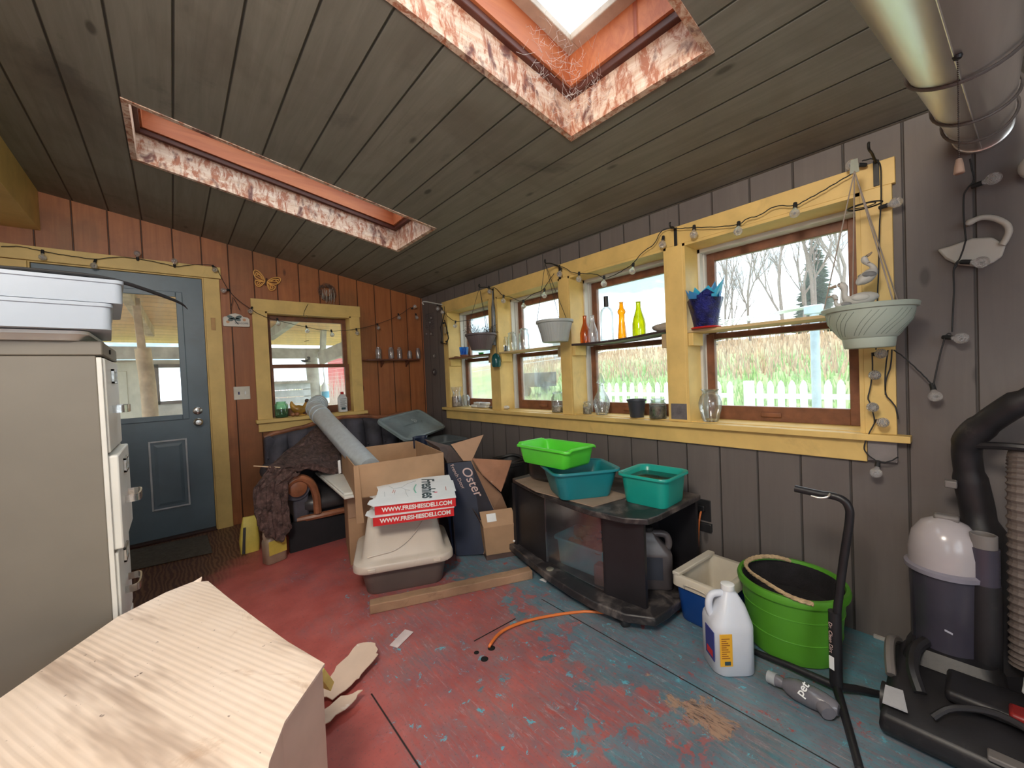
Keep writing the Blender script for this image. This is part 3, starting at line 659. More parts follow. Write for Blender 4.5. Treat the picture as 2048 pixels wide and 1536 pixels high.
def tray(name, label, x0, y0, x1, y1, z0, z1, mt, lip=.012, r=.03, cat='tray', group=None, t=.006, tap=.02, rz=0):
    w, d = x1 - x0, y1 - y0; c = ((x0 + x1) / 2, (y0 + y1) / 2)
    th = thing(name, label, cat, (c[0], c[1], z0), group=group)
    L = [rrect(w - tap * 2, d - tap * 2, r, z0, c=c), rrect(w - 2 * lip, d - 2 * lip, r, z1 - .012, c=c), rrect(w, d, r, z1 - .01, c=c), rrect(w, d, r, z1, c=c), rrect(w - 2 * lip - 2 * t, d - 2 * lip - 2 * t, r * .9, z1, c=c), rrect(w - tap * 2 - 2 * t, d - tap * 2 - 2 * t, r * .8, z0 + t, c=c)]
    mb = MB().loft(L); pv = Vector((x1, y0, 0))
    mb.v = [pv + RZ(rz) @ (Vector((v.x, v.y, 0)) - pv) + Vector((0, 0, v.z)) for v in mb.v]
    mb.build('body', mt, th, angle=60); return th
tray('foam_tray', 'pale off-white shallow tray directly on top of the filing cabinet', -.80, 1.73, -.185, 2.14, ch, ch + .027, offw, r=.03)
tray('storage_tray', 'white plastic bin, lower of the two stacked above the filing cabinet', -.86, 1.70, -.125, 2.10, ch + .030, ch + .108, wt, lip=.004, r=.02, group=None, tap=.006, rz=.085)
tray('storage_tray', 'white plastic bin, upper of the two stacked above the filing cabinet', -.86, 1.70, -.098, 2.10, ch + .110, ch + .180, wt, lip=.004, r=.018, tap=.005, rz=.085)
t = thing('flat_packet', 'pale blue shiny packet lying on the upper white bin', 'packet', (-.5, 1.85, ch + .182))
MB().hexa([(-.60, 1.75, ch + .183), (-.335, 1.73, ch + .183), (-.34, 1.95, ch + .183), (-.6, 1.95, ch + .183), (-.60, 1.76, ch + .24), (-.42, 1.74, ch + .235), (-.42, 1.94, ch + .235), (-.6, 1.94, ch + .24)]).build('wrapper', mat('pale_blue_film', (.42, .62, .74), .2, 0, .2, 20, .1, stretch=(1, 8, 1)), t, bevel=.006)
tag(MB().tube(smoothpath([(-.36, 1.712, ch + .189), (-.25, 1.712, ch + .191), (-.12, 1.73, ch + .186), (.02, 1.80, ch + .148), (.055, 1.85, ch + .128)]), [.006] * 12 + [.005, .004, .003, .0015, .001], 8).build('cable_tie_rod', blackm, None), 'thin black rod lying across the upper white bin and poking out past it', 'rod')

# ================================================================ foreground cardboard carton
def corr():
    m, nt, b = NT('creased_cardboard'); g = G(nt)
    v = g.n('ShaderNodeMapping', {'Vector': g.n('ShaderNodeMapping', {'Vector': g.n('ShaderNodeNewGeometry').outputs['Position'], 'Rotation': (0, 0, math.radians(-25))}).outputs[0], 'Scale': (1, .12, 1)}).outputs[0]
    wv = g.n('ShaderNodeTexWave', {'Vector': v, 'Scale': 20.0, 'Distortion': 1.6, 'Detail': 2, 'Detail Scale': 2}).outputs['Fac']
    reg = g.ramp(g.noise(v, 4, 3, .5), .38, .62)
    c = g.mix(g.ramp(g.noise(g.pos(), 4, 5, .6), .35, .7), (.78, .62, .50), (.86, .71, .60))
    c = g.mix(g.math('MULTIPLY', g.math('MULTIPLY', g.ramp(wv, .35, .8), reg), .34), c, (.34, .23, .17))
    c = g.mix(g.math('MULTIPLY', g.ramp(g.noise(v, 9, 4, .7), .55, .66), .6), c, (.36, .25, .19))
    sp = g.noise(g.pos(), 55, 4, .6)
    c = g.mix(g.math('MULTIPLY', g.ramp(sp, .70, .73), .8), c, (.10, .06, .05))
    c = g.mix(g.math('MULTIPLY', g.ramp(g.noise(g.pos(), 3.3, 7, .8, 1.5), .60, .72), .45), c, (.42, .25, .15))
    nt.links.new(c, b.inputs['Base Color']); b.inputs['Roughness'].default_value = .75
    g.bump(wv, b, .25, .003); return m
cc = corr()
T = thing('cardboard_carton', 'large creased tan cardboard carton lying in the left foreground', 'box', (0, 1.2, 0))
zt = .45
# the lid : mildly domed sheet over the outline
out = [(-.70, .30), (-.62, 1.05), (-.335, 1.469), (-.162, 1.731), (-.05, 1.83), (.022, 1.865), (.066, 1.832), (.11, 1.62), (.16, 1.40), (.204, 1.22), (.254, 1.057), (.143, .932), (.103, .853), (.06, .70), (.02, .30)]
def ztop(x, y): return zt + .012 * math.sin(3.2 * (x * .9 + y * .42)) - .02 * max(0, x * .6 + (y - 1.5) * .8)
mb = MB(); cxx, cyy = -.12, 1.15; n = len(out)
rings = []
for s in (1.0, .93, .7, .45, .2):
    rings.append([Vector((cxx + (x - cxx) * s, cyy + (y - cyy) * s, ztop(cxx + (x - cxx) * s, cyy + (y - cyy) * s))) for x, y in out])
down = [[p + Vector((0, 0, -.006)) for p in r_] for r_ in rings]
mb.loft(rings[::-1] + down, True, True)
mb.build('lid', cc, T, bevel=0, angle=50)
walls = [p.copy() for p in [Vector((x, y, ztop(x, y) - .006)) for x, y in out]]
ins = [Vector((cxx + (p.x - cxx) * .985, cyy + (p.y - cyy) * .985, p.z)) for p in walls]
mb = MB(); mb.loft([[Vector((p.x, p.y, 0)) for p in ins], ins], True, True); mb.build('side_wall', mat('plain_carton_side', (.70, .53, .42), .75, 0, .07, 5, .04, stain=[((.85, .8, .78), (.66, .7), 9, .4)], obj=False), T, smooth=False)
for pts, tv in (([(0.03, 1.80, .40), (.02, 1.86, .45), (.05, 1.86, .462)], (0, 0, -.004)),):
    MB().slab(pts, tv).build('torn_flake', cc, T, smooth=False)
tag(MB().slab([(.235, 1.36, .30), (.30, 1.16, .33), (.27, 1.13, .40), (.23, 1.24, .412)], (-.01, 0, -.02)).build('yellow_paper', mat('yellow_paper', (.80, .72, .22), .7), None, smooth=False), 'crumpled yellow paper poking out behind the foreground carton', 'paper')
def torn(label, pts, zs, amp, seed):
    rg = random.Random(seed); mb = MB(); n = len(pts); P = []
    for i in range(n):
        a, b = Vector(pts[i]), Vector(pts[(i + 1) % n])
        for k in range(4): P.append(a.lerp(b, k / 4) + Vector((rg.uniform(-1, 1), rg.uniform(-1, 1))) * .006)
    c = sum(P, Vector((0, 0))) / len(P)
    lo = [Vector((p.x, p.y, zs + amp * (p - c).length ** 2 * 20 * (1 if (p - c).x > 0 else .3))) for p in P]
    mid = [Vector((c.x + (p.x - c.x) * .5, c.y + (p.y - c.y) * .5, zs + .002)) for p in P]
    mb.loft([[v + Vector((0, 0, -.003)) for v in mid], [v + Vector((0, 0, -.003)) for v in lo], lo, mid]); tag(mb.build('torn_cardboard', MATS['plain_carton_side'], None), label, 'cardboard scrap')
torn('larger torn cardboard scrap curling up right beside the foreground carton', [(.31, 1.58), (.38, 1.60), (.44, 1.66), (.545, 1.72), (.60, 1.66), (.58, 1.60), (.52, 1.56), (.47, 1.53), (.38, 1.50)], .03, .05, 3)
torn('narrow pointed cardboard scrap, lower of the two by the foreground carton', [(.28, 1.45), (.40, 1.49), (.475, 1.455), (.40, 1.43), (.30, 1.40)], .03, .08, 5)

# ================================================================ sofa
vel = mat('dark_velvet', (.070, .066, .085), .75, 0, .35, 5, .15, obj=False)
walnut = mat('carved_walnut', (.30, .115, .055), .4, 0, .3, 10, .1)
seatm = mat('dark_leather_seat', (.045, .042, .045), .35, 0, .3, 5, .1)
T = thing('sofa', 'old dark velvet camelback sofa with tufted back against the end wall', 'sofa', (1.3, 3.5, 0))
def crest(x):
    K = [(.56, .70), (.66, .73), (.84, .752), (1.0, .78), (1.23, .808), (1.4, .80), (1.565, .775), (1.68, .775), (1.80, .79), (1.93, .76), (2.08, .70)]
    for (a, za), (b, zb) in zip(K, K[1:]):
        if a <= x <= b: return za + (zb - za) * smooth(a, b, x)
    return .70
mb = MB()
def backf(u, v, front=True):
    x = .57 + 1.5 * u; zc_ = crest(x); z = .30 + (zc_ - .30) * v
    tuft = abs(math.sin((x - .57) * math.pi / .165)) ** .6
    bul = .060 * tuft * smooth(.25, .6, v) * (1 - .3 * smooth(.9, 1, v)) + .03 * math.sin(math.pi * min(1, v * 1.2)) - .02 * (1 - tuft) * (abs(v - .55) < .12)
    return Vector((x, 3.815 + .07 * v - bul + .04 * smooth(.93, 1, v), z))
nu, nv = 100, 18
fr = [[backf(i / nu, j / nv) for j in range(nv + 1)] for i in range(nu + 1)]
loops = [[*f_, Vector((f_[-1].x, 3.96, f_[-1].z - .01)), Vector((f_[-1].x, 3.97, .3))] for f_ in fr]
mb.loft(loops); mb.build('back', vel, T, angle=70)
MB().tube([(.57 + 1.5 * i / 40, 3.93, crest(.57 + 1.5 * i / 40) + .012) for i in range(41)], .02, 8).build('crest_rail', walnut, T)
mb = MB()
for k in range(11):
    x = .57 + .165 * k
    if x < 2.05: MB().ball((x, 3.795, .56), .010, 6).build('tufting_button', vel, T)
pass
MB().box(.60, 3.12, .12, 2.08, 3.95, .24).build('seat_frame', vel, T, bevel=.01)
MB().tube(smoothpath([(.62, 3.10, .205), (.8, 3.05, .215), (1.2, 3.04, .21), (1.7, 3.05, .215), (2.08, 3.1, .205)]), .022, 8).build('front_rail', walnut, T)
c_ = (1.35, 3.42)
MB().loft([rrect(1.40, .66, .12, .235, c=c_), rrect(1.46, .72, .13, .27, c=c_), rrect(1.46, .72, .13, .32, c=c_), rrect(1.38, .64, .13, .355, c=c_), rrect(.9, .3, .1, .37, c=c_)]).build('seat_cushion', seatm, T, angle=80)
MB().box(.56, 3.065, .0, 2.08, 3.10, .20).build('front_panel', mat('black_underside', (.012, .012, .016), .8), T)
MB().tube([(.735, 3.03, .33), (.76, 3.02, .35), (.60, 3.03, .33)][:1] + [(.72, 3.03, .33), (.70, 3.03, .33)], .001, 4)
# left arm : rolled, with carved wood front
arm = lambda y: [Vector((.62 + .085 * math.cos(a) * (1.0 if math.cos(a) > 0 else 1.2), y, .435 + .085 * math.sin(a))) for a in [i * 2 * math.pi / 20 for i in range(20)]]
MB().loft([arm(3.07), arm(3.4), arm(3.9)]).build('arm_roll', vel, T)
MB().box(.60, 3.09, .02, .70, 3.9, .42).build('arm_side', vel, T, bevel=.02)
mb = MB(); mb.tube(smoothpath([(.74, 3.045, .24), (.735, 3.04, .36), (.71, 3.04, .45), (.66, 3.04, .50), (.60, 3.04, .505), (.555, 3.04, .47), (.55, 3.04, .42)]), .026, 8)
mb.lathe([(0, 0), (.06, 0), (.06, .02), (.03, .03), (0, .03)], (.62, 3.06, .44), 20, RX(math.pi / 2)); mb.build('carved_arm_front', walnut, T)
wing = MB().slab([(.56, 3.92, .44), (.70, 3.92, .44), (.66, 3.90, .66), (.60, 3.86, .735), (.555, 3.88, .72)], (0, -.06, 0)); wing.build('wing', vel, T, bevel=.015)

# knitted throw : a draped sheet from the sofa back over the arm down to the floor
knit = mat('brown_knit', (.105, .062, .056), .95, 0, .4, 30, .5, stain=[((.22, .14, .12), (.55, .62), 60, .5)], obj=False)
T = thing('knit_throw', 'brown knitted throw draped over the back and left arm of the sofa', 'blanket', (.55, 3.3, 0))
def sheet(rows, nu, nv, fold, th=.012, ph=0):
    R = [smoothpath(r_, 8) for r_ in rows]; m = len(R[0])
    def f(u, v):
        a = u * (len(R) - 1); i = min(int(a), len(R) - 2); t_ = a - i; t_ = t_ * t_ * (3 - 2 * t_)
        b = v * (m - 1); j = min(int(b), m - 2); s_ = b - j
        p = R[i][j].lerp(R[i][j + 1], s_).lerp(R[i + 1][j].lerp(R[i + 1][j + 1], s_), t_)
        w = fold * (math.sin(v * 31 + 5 * u + ph) * .5 + math.sin(v * 17 - 9 * u + ph) * .5 + .4 * math.sin(u * 23 + v * 11))
        return p + Vector((w * .3, -abs(w) * .8, w * .7))
    return MB().grid(f, nu, nv)
def P1(y, x, yy): return at(1, y, x, yy)
up = [[P1(3.86, 618, 868), P1(3.84, 640, 852), P1(3.82, 668, 862), P1(3.80, 690, 880)],
      [P1(3.6, 570, 905), P1(3.6, 620, 890), P1(3.6, 665, 893), P1(3.6, 695, 905)],
      [P1(3.3, 548, 925), P1(3.3, 600, 915), P1(3.3, 655, 918), P1(3.3, 690, 925)],
      [P1(3.03, 532, 932), P1(3.00, 585, 938), P1(3.02, 640, 938), P1(3.1, 685, 940)]]
sheet(up, 40, 60, .022).build('upper_drape', knit, T, solid=.012)
lo_ = [[P1(3.03, 540, 935), P1(3.0, 560, 936), P1(2.99, 580, 940), P1(3.0, 600, 945)],
       [P1(2.99, 508, 975), P1(2.98, 530, 970), P1(2.97, 552, 968), P1(2.98, 572, 965)],
       [P1(2.97, 508, 1020), P1(2.96, 532, 1022), P1(2.96, 556, 1022), P1(2.97, 578, 1020)],
       [P1(2.96, 515, 1050), P1(2.95, 535, 1072), P1(2.95, 562, 1080), P1(2.96, 583, 1055)]]
sheet(lo_, 40, 40, .018, ph=2).build('hanging_drape', knit, T, solid=.012)
mb = MB(); rg = random.Random(5)
for k in range(46):                                          # ruffled knitted edge
    a = k / 45; x = 540 + 145 * a; c = P1(2.99 + .05 * a, x, 937 + 6 * math.sin(a * 9)); r_ = .016
    mb.tube([c + Vector((math.cos(q) * r_ * .6, -.008, math.sin(q) * r_ + rg.uniform(-.004, .004))) for q in [i * 2 * math.pi / 8 for i in range(9)]], .006, 5)
mb.build('ruffled_edge', knit, T)
tag(MB().tube([at(1, 2.97, 507, 932), at(1, 2.99, 560, 935)], .004, 6).build('wooden_dowel', mat('pale_dowel', (.65, .45, .28), .6), None), 'thin pale wooden dowel sticking out left from under the knitted throw', 'dowel')
# containers by the sofa
def jug(name, label, c, w, d, h, mt, capm, lab=None, rz=0, neck=.022, handle=True, capn='cap'):
    t_ = thing(name, label, 'jug', c, rz)
    n = 6; L = []
    for (s_, z) in ((.90, 0), (1, .02), (1, .55), (.96, .60), (.62, .78), (.34, .90)): L.append(rrect(w * s_, d * s_, min(w, d) * .30 * s_, h * z if z else 0))
    for z in (.93, .97): L.append(rrect(neck * 2, neck * 2, neck * .98, h * z))
    if handle:                                             # moulded grip with a real hole: body shoulder shifted, handle tube
        L = [[Vector((p.x + (.06 * w if i in (4, 5) else .0) + (.04 * w if i > 5 else 0), p.y, p.z)) for p in l] for i, l in enumerate(L)]
    MB().loft(L).build('bottle_body', mt, t_, world=False, angle=70)
    nx = .04 * w if handle else 0
    if handle: MB().tube(smoothpath([(-.34 * w, 0, h * .58), (-.43 * w, 0, h * .68), (-.43 * w, 0, h * .80), (-.33 * w, 0, h * .88), (-.05 * w, 0, h * .885)]), .085 * w, 10).build('handle', mt, t_, world=False)
    MB().lathe([(neck * 1.12, h * .93), (neck * 1.15, h * .935), (neck * 1.15, h * .995), (neck, h), (0, h)], (nx, 0, 0), 20).build(capn, capm, t_, world=False)
    return t_
tj = jug('plastic_jug', 'cloudy plastic jug with yellow label on the floor by the sofa, under the throw', (.46, 3.02, 0), .13, .09, .25, mat('cloudy_brownish_plastic', (.36, .27, .20), .4), whitem, rz=.3)
MB().box(-.055, -.0475, .06, .055, -.0455, .15).build('label_sticker', mat('yellow_label', (.65, .52, .10), .5), tj, world=False)
t = thing('yellow_bag', 'yellow and black printed bag slumped left of the cloudy jug', 'bag', (.36, 3.33, 0))
MB().loft([rrect(.11, .07, .02, 0, c=(.36, 3.33)), rrect(.12, .09, .03, .08, c=(.36, 3.33)), rrect(.10, .06, .02, .17, c=(.365, 3.34)), rrect(.09, .015, .005, .24, c=(.375, 3.34))]).build('bag_body', mat('yellow_label', (.65, .52, .10), .5), t)
MB().slab([(.308, 3.280, .01), (.325, 3.279, .01), (.34, 3.302, .18), (.325, 3.303, .18)], (0, -.006, 0)).build('black_stripe', blackm, t, smooth=False)

# ---------------- grey tote and its lid
def tub(name, label, c, w, d, h, mt, tap=.8, rz=0, r=.05, t=.006, rim=.014, cat='tub', group=None, tilt=None):
    T_ = thing(name, label, cat, c, rz, group)
    if tilt: T_.rotation_euler = (*tilt, rz)
    L = [rrect(w * tap, d * tap, r * .8, 0), rrect(w * (tap + .04), d * (tap + .04), r, .012), rrect(w - 2 * rim, d - 2 * rim, r, h - .012), rrect(w, d, r + .005, h - .012), rrect(w, d, r + .005, h - .004), rrect(w - .006, d - .006, r, h), rrect(w - 2 * rim, d - 2 * rim, r, h - .002),
         rrect(w - 2 * rim - 2 * t, d - 2 * rim - 2 * t, r, h - .012), rrect(w * tap - 2 * t, d * tap - 2 * t, r * .8, .02), rrect(w * tap * .5, d * tap * .5, r * .4, .012)]
    MB().loft(L).build('basin', mt, T_, world=False, angle=60); return T_
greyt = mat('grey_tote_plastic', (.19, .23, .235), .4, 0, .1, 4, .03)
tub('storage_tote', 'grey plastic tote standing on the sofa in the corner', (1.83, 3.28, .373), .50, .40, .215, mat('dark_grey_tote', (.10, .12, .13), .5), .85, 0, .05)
A, B, C_, D_ = at(1, 3.42, 759, 838), at(1, 3.78, 838, 817), at(1, 3.50, 895, 853), at(1, 3.12, 806, 885)
ctr = (A + B + C_ + D_) / 4; M = frame(ctr, (C_ + B) / 2 - (A + D_) / 2, (A + B) / 2 - (C_ + D_) / 2)
T = thing('tote_lid', 'dusty grey tote lid tilted on top of the grey tote in the corner', 'lid', ctr); T.rotation_euler = M.to_3x3().to_euler()
lw, ld_ = ((C_ + B) / 2 - (A + D_) / 2).length, ((A + B) / 2 - (C_ + D_) / 2).length
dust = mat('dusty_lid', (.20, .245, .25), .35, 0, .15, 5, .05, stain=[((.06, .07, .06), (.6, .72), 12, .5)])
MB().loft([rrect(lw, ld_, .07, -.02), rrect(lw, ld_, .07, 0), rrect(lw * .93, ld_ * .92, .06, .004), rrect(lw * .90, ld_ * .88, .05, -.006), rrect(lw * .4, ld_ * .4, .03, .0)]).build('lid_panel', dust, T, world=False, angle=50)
MB().loft([rrect(lw * .5, ld_ * .012, .002, .004, c=(0, k)) for k in (-.001, .001)]).build('moulded_rib', dust, T, world=False)
mb = MB()
for k in range(3): mb.lathe([(.012, 0), (.015, .002), (.012, .004)], (.05 + .02 * math.cos(k * 2.1), .03 + .02 * math.sin(k * 2.1), .001), 12)
mb.build('recycling_mark', mat('mark_grey', (.45, .48, .48), .6), T, world=False)
# trash can
t = thing('trash_bin', 'round black bin between the torn boxes and the television stand', 'bin', (1.95, 2.38, 0))
MB().lathe([(.11, 0), (.12, .01), (.145, .47), (.155, .475), (.157, .50), (.145, .505), (.140, .49), (.11, .02), (0, .02)], (1.95, 2.38, 0), 32).build('bin_shell', blackm, t)
MB().tube([(1.95 + .13 * math.cos(a), 2.38 + .13 * math.sin(a), .50 + .01 * math.sin(3 * a)) for a in [i * 2 * math.pi / 24 for i in range(25)]], .012, 6).build('bag_rim', blackm, t)
# ================================================================ litter box, pizza boxes, open carton, pipe
sand = mat('beige_hood_plastic', (.62, .55, .48), .4, 0, .05, 4, .03, stain=[((.35, .28, .22), (.62, .8), 6, .35)])
taupe = mat('taupe_base_plastic', (.145, .115, .105), .45, 0, .08, 4, .03)
lx = Vector((.92, -.392, 0)).normalized(); ly = Vector((.392, .92, 0)).normalized()
la = math.atan2(lx.y, lx.x)
lc = Vector((.915, 2.035, 0)) + ly * .215
T = thing('litter_box', 'hooded cat litter box with beige hood over a taupe base', 'litter box', (lc.x, lc.y, 0), la)
b = MB().loft([rrect(.40, .36, .05, 0), rrect(.41, .37, .05, .01), rrect(.47, .43, .06, .165), rrect(.45, .41, .05, .17), rrect(.39, .35, .05, .02)]).build('base_pan', taupe, T, world=False, angle=60)
MB().loft([rrect(.52, .48, .075, .140), rrect(.535, .49, .08, .145), rrect(.535, .49, .08, .172), rrect(.525, .48, .075, .182), rrect(.46, .43, .07, .188), rrect(.445, .41, .07, .20), rrect(.38, .25, .06, .368, c=(0, .04)), rrect(.36, .22, .05, .384, c=(0, .045)), rrect(.2, .1, .03, .386, c=(0, .045))]).build('hood', sand, T, world=False, angle=50)
for sx in (-1, 1):
    MB().box(.17 * sx - .02, -.251, .15, .17 * sx + .02, -.243, .168).build('latch', sand, T, world=False, bevel=.003)
# the arched moulding line on the hood front
arch = [Vector((.16 * math.cos(a) - .02, 0, .215 + .20 * math.sin(a) * .9)) for a in [math.radians(d) for d in range(-88, 60, 8)]]
def hood_y(z): return -.205 + (.125) * (z - .20) / .2 - .004
MB().tube([Vector((-.19, hood_y(.215), .215))] + [Vector((-.10 + .22 * t, hood_y(.222 + .13 * t * t), .222 + .13 * t * t)) for t in [i / 14 for i in range(15)]], .0035, 6).build('moulded_line', sand, T, world=False)
# pizza boxes
white_b = mat('white_box_print', (.80, .84, .87), .5, 0, .04, 5, .02); redb = mat('red_box_print', (.62, .020, .024), .45, 0, .06, 5, .02)
ink = mat('dark_teal_ink', (.03, .07, .09), .5); wink = mat('white_ink', (.85, .82, .80), .5); pinkk = mat('pink_ink', (.75, .12, .2), .5); tealk = mat('mint_ink', (.25, .62, .50), .5)
def pizza(label, fl, fr, dep, h, tilt, full):
    fl, fr = Vector(fl), Vector(fr); x = (fr - fl).normalized(); y = Vector((0, 0, 1)).cross(x); y = (y * math.cos(tilt) + Vector((0, 0, 1)) * math.sin(tilt)).normalized(); z = x.cross(y); w = (fr - fl).length
    q = lambda a, b_, c: fl + x * a + y * b_ + z * c
    T_ = thing('pizza_box', label, 'pizza box', fl, group=None)
    bx = lambda a0, b0, c0, a1, b1, c1: MB().hexa([q(a0, b0, c0), q(a1, b0, c0), q(a1, b1, c0), q(a0, b1, c0), q(a0, b0, c1), q(a1, b0, c1), q(a1, b1, c1), q(a0, b1, c1)])
    bx(.004, .004, -h, w - .004, dep - .004, -.004).build('tray_side', card, T_, smooth=False)
    bx(0, -.002, -h, w, .002, -.002).build('front_panel', redb, T_, smooth=False)
    pts = [(0.02, -.004), (w + .003, -.004), (w + .004, .10), (w + .012, .105), (w + .012, .30), (w + .002, .31), (w - .002, dep + .01), (.16, dep + .006), (.155, dep), (.0, dep + .004), (-.045, dep + .004), (-.050, dep - .05), (-.02, dep - .09), (-.005, dep - .16), (-.006, .12), (-.035, .09), (-.04, .04), (-.01, .0)]
    o = MB().slab([q(a, b_, .0) for a, b_ in pts], z * .004).build('lid', white_b, T_, smooth=False)
    text('web_lettering', 'WWW.FRESHIESDELI.COM', .031, frame(q(w * .52, -.0035, -h * .5), x, z), wink, T_, bold=.0010, extrude=.0008)
    if full:
        M = frame(q(w * .66, dep * .50, .0048), (-y).normalized(), x)
        ob = text('logo_lettering', 'Freshies', .108, M, ink, o, bold=.0022, shear=.25)
        MB().tube(smoothpath([q(w * .50, dep * .68, .0052), q(w * .475, dep * .50, .0052), q(w * .50, dep * .32, .0052)]), .004, 4).build('swoosh', tealk, o)
        MB().ball(q(w * .76, dep * .26, .005), .010, 8, (1, 1, .1)).build('apple_mark', pinkk, o)
        mb = MB()
        for ln in ([(.12, .75), (.2, .6), (.3, .62), (.36, .5), (.42, .45)], [(.3, .62), (.38, .78), (.5, .86)], [(.36, .5), (.37, .35), (.4, .2)], [(.08, .5), (.1, .3)], [(.22, .55), (.22, .35)]):
            mb.tube([q(w * a, dep * b_, .0048) for a, b_ in ln], .0009, 4)
        mb.build('map_lines', mat('grey_ink', (.35, .40, .42), .6), o)
        mb = MB()
        for (a, b_, c_, d_) in ((.19, .42, .20, .55), (.215, .42, .222, .5), (.90, .30, .905, .45)): mb.tube([q(w * a, dep * b_, .0048), q(w * c_, dep * d_, .0048)], .002, 4)
        mb.build('red_lettering', mat('faded_red_ink', (.65, .25, .22), .6), o)
    return T_
a_, b_ = at(2, .495, 749, 1013), at(2, .495, 911, 995)
pizza('red and white pizza box with printed lid, upper of the two', a_, b_, .42, .048, .05, True)
a_, b_ = at(2, .443, 745.5, 1035.5), at(2, .443, 907.5, 1014.5)
pizza('red pizza box, lower of the two directly on the litter box hood', a_, b_, .40, .047, .05, False)
# open cardboard box with the pipe in it
TL_, TR_ = at(2, .66, 708, 932), at(2, .66, 887, 905); TBR = at(2, .66, 832, 881); TBL = TL_ + (TBR - TR_)
zb = .46
def openbox(name, label, q4, zb, t, mt, extra=None):
    T_ = thing(name, label, 'box', (*((q4[0] + q4[2]) / 2).xy, zb)); n = 4
    c = sum(q4, Vector()) / 4
    inn = [p + (c - p).normalized() * t * 1.6 for p in q4]
    for i in range(4):
        a, b_ = q4[i], q4[(i + 1) % 4]; ai, bi = inn[i], inn[(i + 1) % 4]; d = Vector((0, 0, zb - a.z))
        MB().loft([[a + d, b_ + d, bi + d, ai + d], [a, b_, bi, ai]]).build('side_panel', mt, T_, smooth=False, bevel=.001)
    MB().slab([Vector((p.x, p.y, zb)) for p in q4], (0, 0, t)).build('bottom_panel', mt, T_, smooth=False)
    return T_
Tb = openbox('open_carton', 'open-topped cardboard box standing behind the pizza boxes, holding the metal pipe', [TL_, TR_, TBR, TBL], zb, .006, card)
MB().slab([TL_ + Vector((-.004, .0, .0)), TL_ + Vector((-.004, 0, -.34)), TL_ + Vector((.035, -.015, -.34)), TL_ + Vector((.022, -.008, 0))], (0, -.004, 0)).build('corner_flap', card, Tb, smooth=False)
o2 = [at(2, .455, 706, 1010) + Vector((.0, .08, 0)), TR_ + Vector((-.04, .03, 0)), TBR + Vector((-.05, -.10, 0)), TBL + Vector((.06, -.10, 0))]
for p in o2: p.z = .455
o2[0] = Vector((.80, 2.58, .455)); o2[1] = Vector((1.26, 2.50, .455)); o2[2] = Vector((1.34, 2.92, .455)); o2[3] = Vector((.90, 2.98, .455))
T = thing('supporting_carton', 'closed cardboard box under the open-topped box, behind the litter box', 'box', (1.05, 2.7, 0))
MB().loft([[Vector((p.x, p.y, 0)) for p in o2], o2]).build('carton_body', card, T, smooth=False)
MB().slab([(.80, 2.575, .30), (.86, 2.565, .30), (.86, 2.565, .42), (.80, 2.575, .42)], (0, -.003, 0)).build('printed_lines', mat('faint_print', (.36, .22, .14), .8), T, smooth=False)
# white tray left of the open box
t1, t2, t3, t4 = at(2, .48, 630, 944), at(2, .46, 688, 994), at(2, .48, 735, 985), at(2, .50, 700, 948)
T = thing('tray_lid', 'off-white plastic tray lid lying on the sofa left of the open cardboard box', 'lid', t1)
MB().slab([t1, t2, t3, t4], (0, 0, -.018)).build('tray_plate', offw, T, bevel=.006)
cn = (t1 + t2 + t3 + t4) / 4
MB().slab([t1 + (cn - t1) * .12 + Vector((0, 0, .012)), t2 + (cn - t2) * .12 + Vector((0, 0, .012)), t3 + (cn - t3) * .12, t4 + (cn - t4) * .12], (0, 0, -.03)).build('raised_rim', offw, T, bevel=.008)
tag(MB().slab([at(1, 2.62, 676, 922), at(1, 2.62, 681, 920), at(1, 2.62, 683, 946), at(1, 2.62, 678, 948)], (0, .012, 0)).build('white_bracket', whitem, None, bevel=.003), 'small white plastic bracket against the left side of the open cardboard box', 'bracket')
# pipe
p0 = at(1, 2.52, 742, 940); p1 = at(1, 3.62, 632, 820)
p0 = p0 + (p0 - p1).normalized() * -.02
T = thing('vent_pipe', 'galvanised vent pipe with elbow leaning from the open box to the window sill', 'pipe', p0)
d = (p1 - p0).normalized(); Rr = .071
MB().tube([p0, p1], Rr, 28).build('pipe_length', steel, T)
for u in (.86, .93): 
    c = p0.lerp(p1, u); MB().tube([c, c + d * .012], Rr + .005, 28).build('crimped_bead', steel, T)
e = d; side = Vector((.75, .55, .25)).normalized(); el = [p1]; dd = d
for k in range(5):
    dd = (dd + side * .28).normalized(); el.append(el[-1] + dd * .034)
MB().tube(el, Rr * 1.04, 28).build('elbow', steel, T, angle=20)
mb = MB()
for k in (1, 2, 3, 4): mb.tube([el[k] - (el[k] - el[k - 1]) * .1, el[k] + (el[k] - el[k - 1]) * .1], Rr * 1.09, 28)
mb.build('elbow_seam', steel, T)
tag(MB().tube([at(1, 2.75, 714, 905), at(1, 2.75, 745, 888)], .001, 4).build('seam', steel, None), '', '') if 0 else None
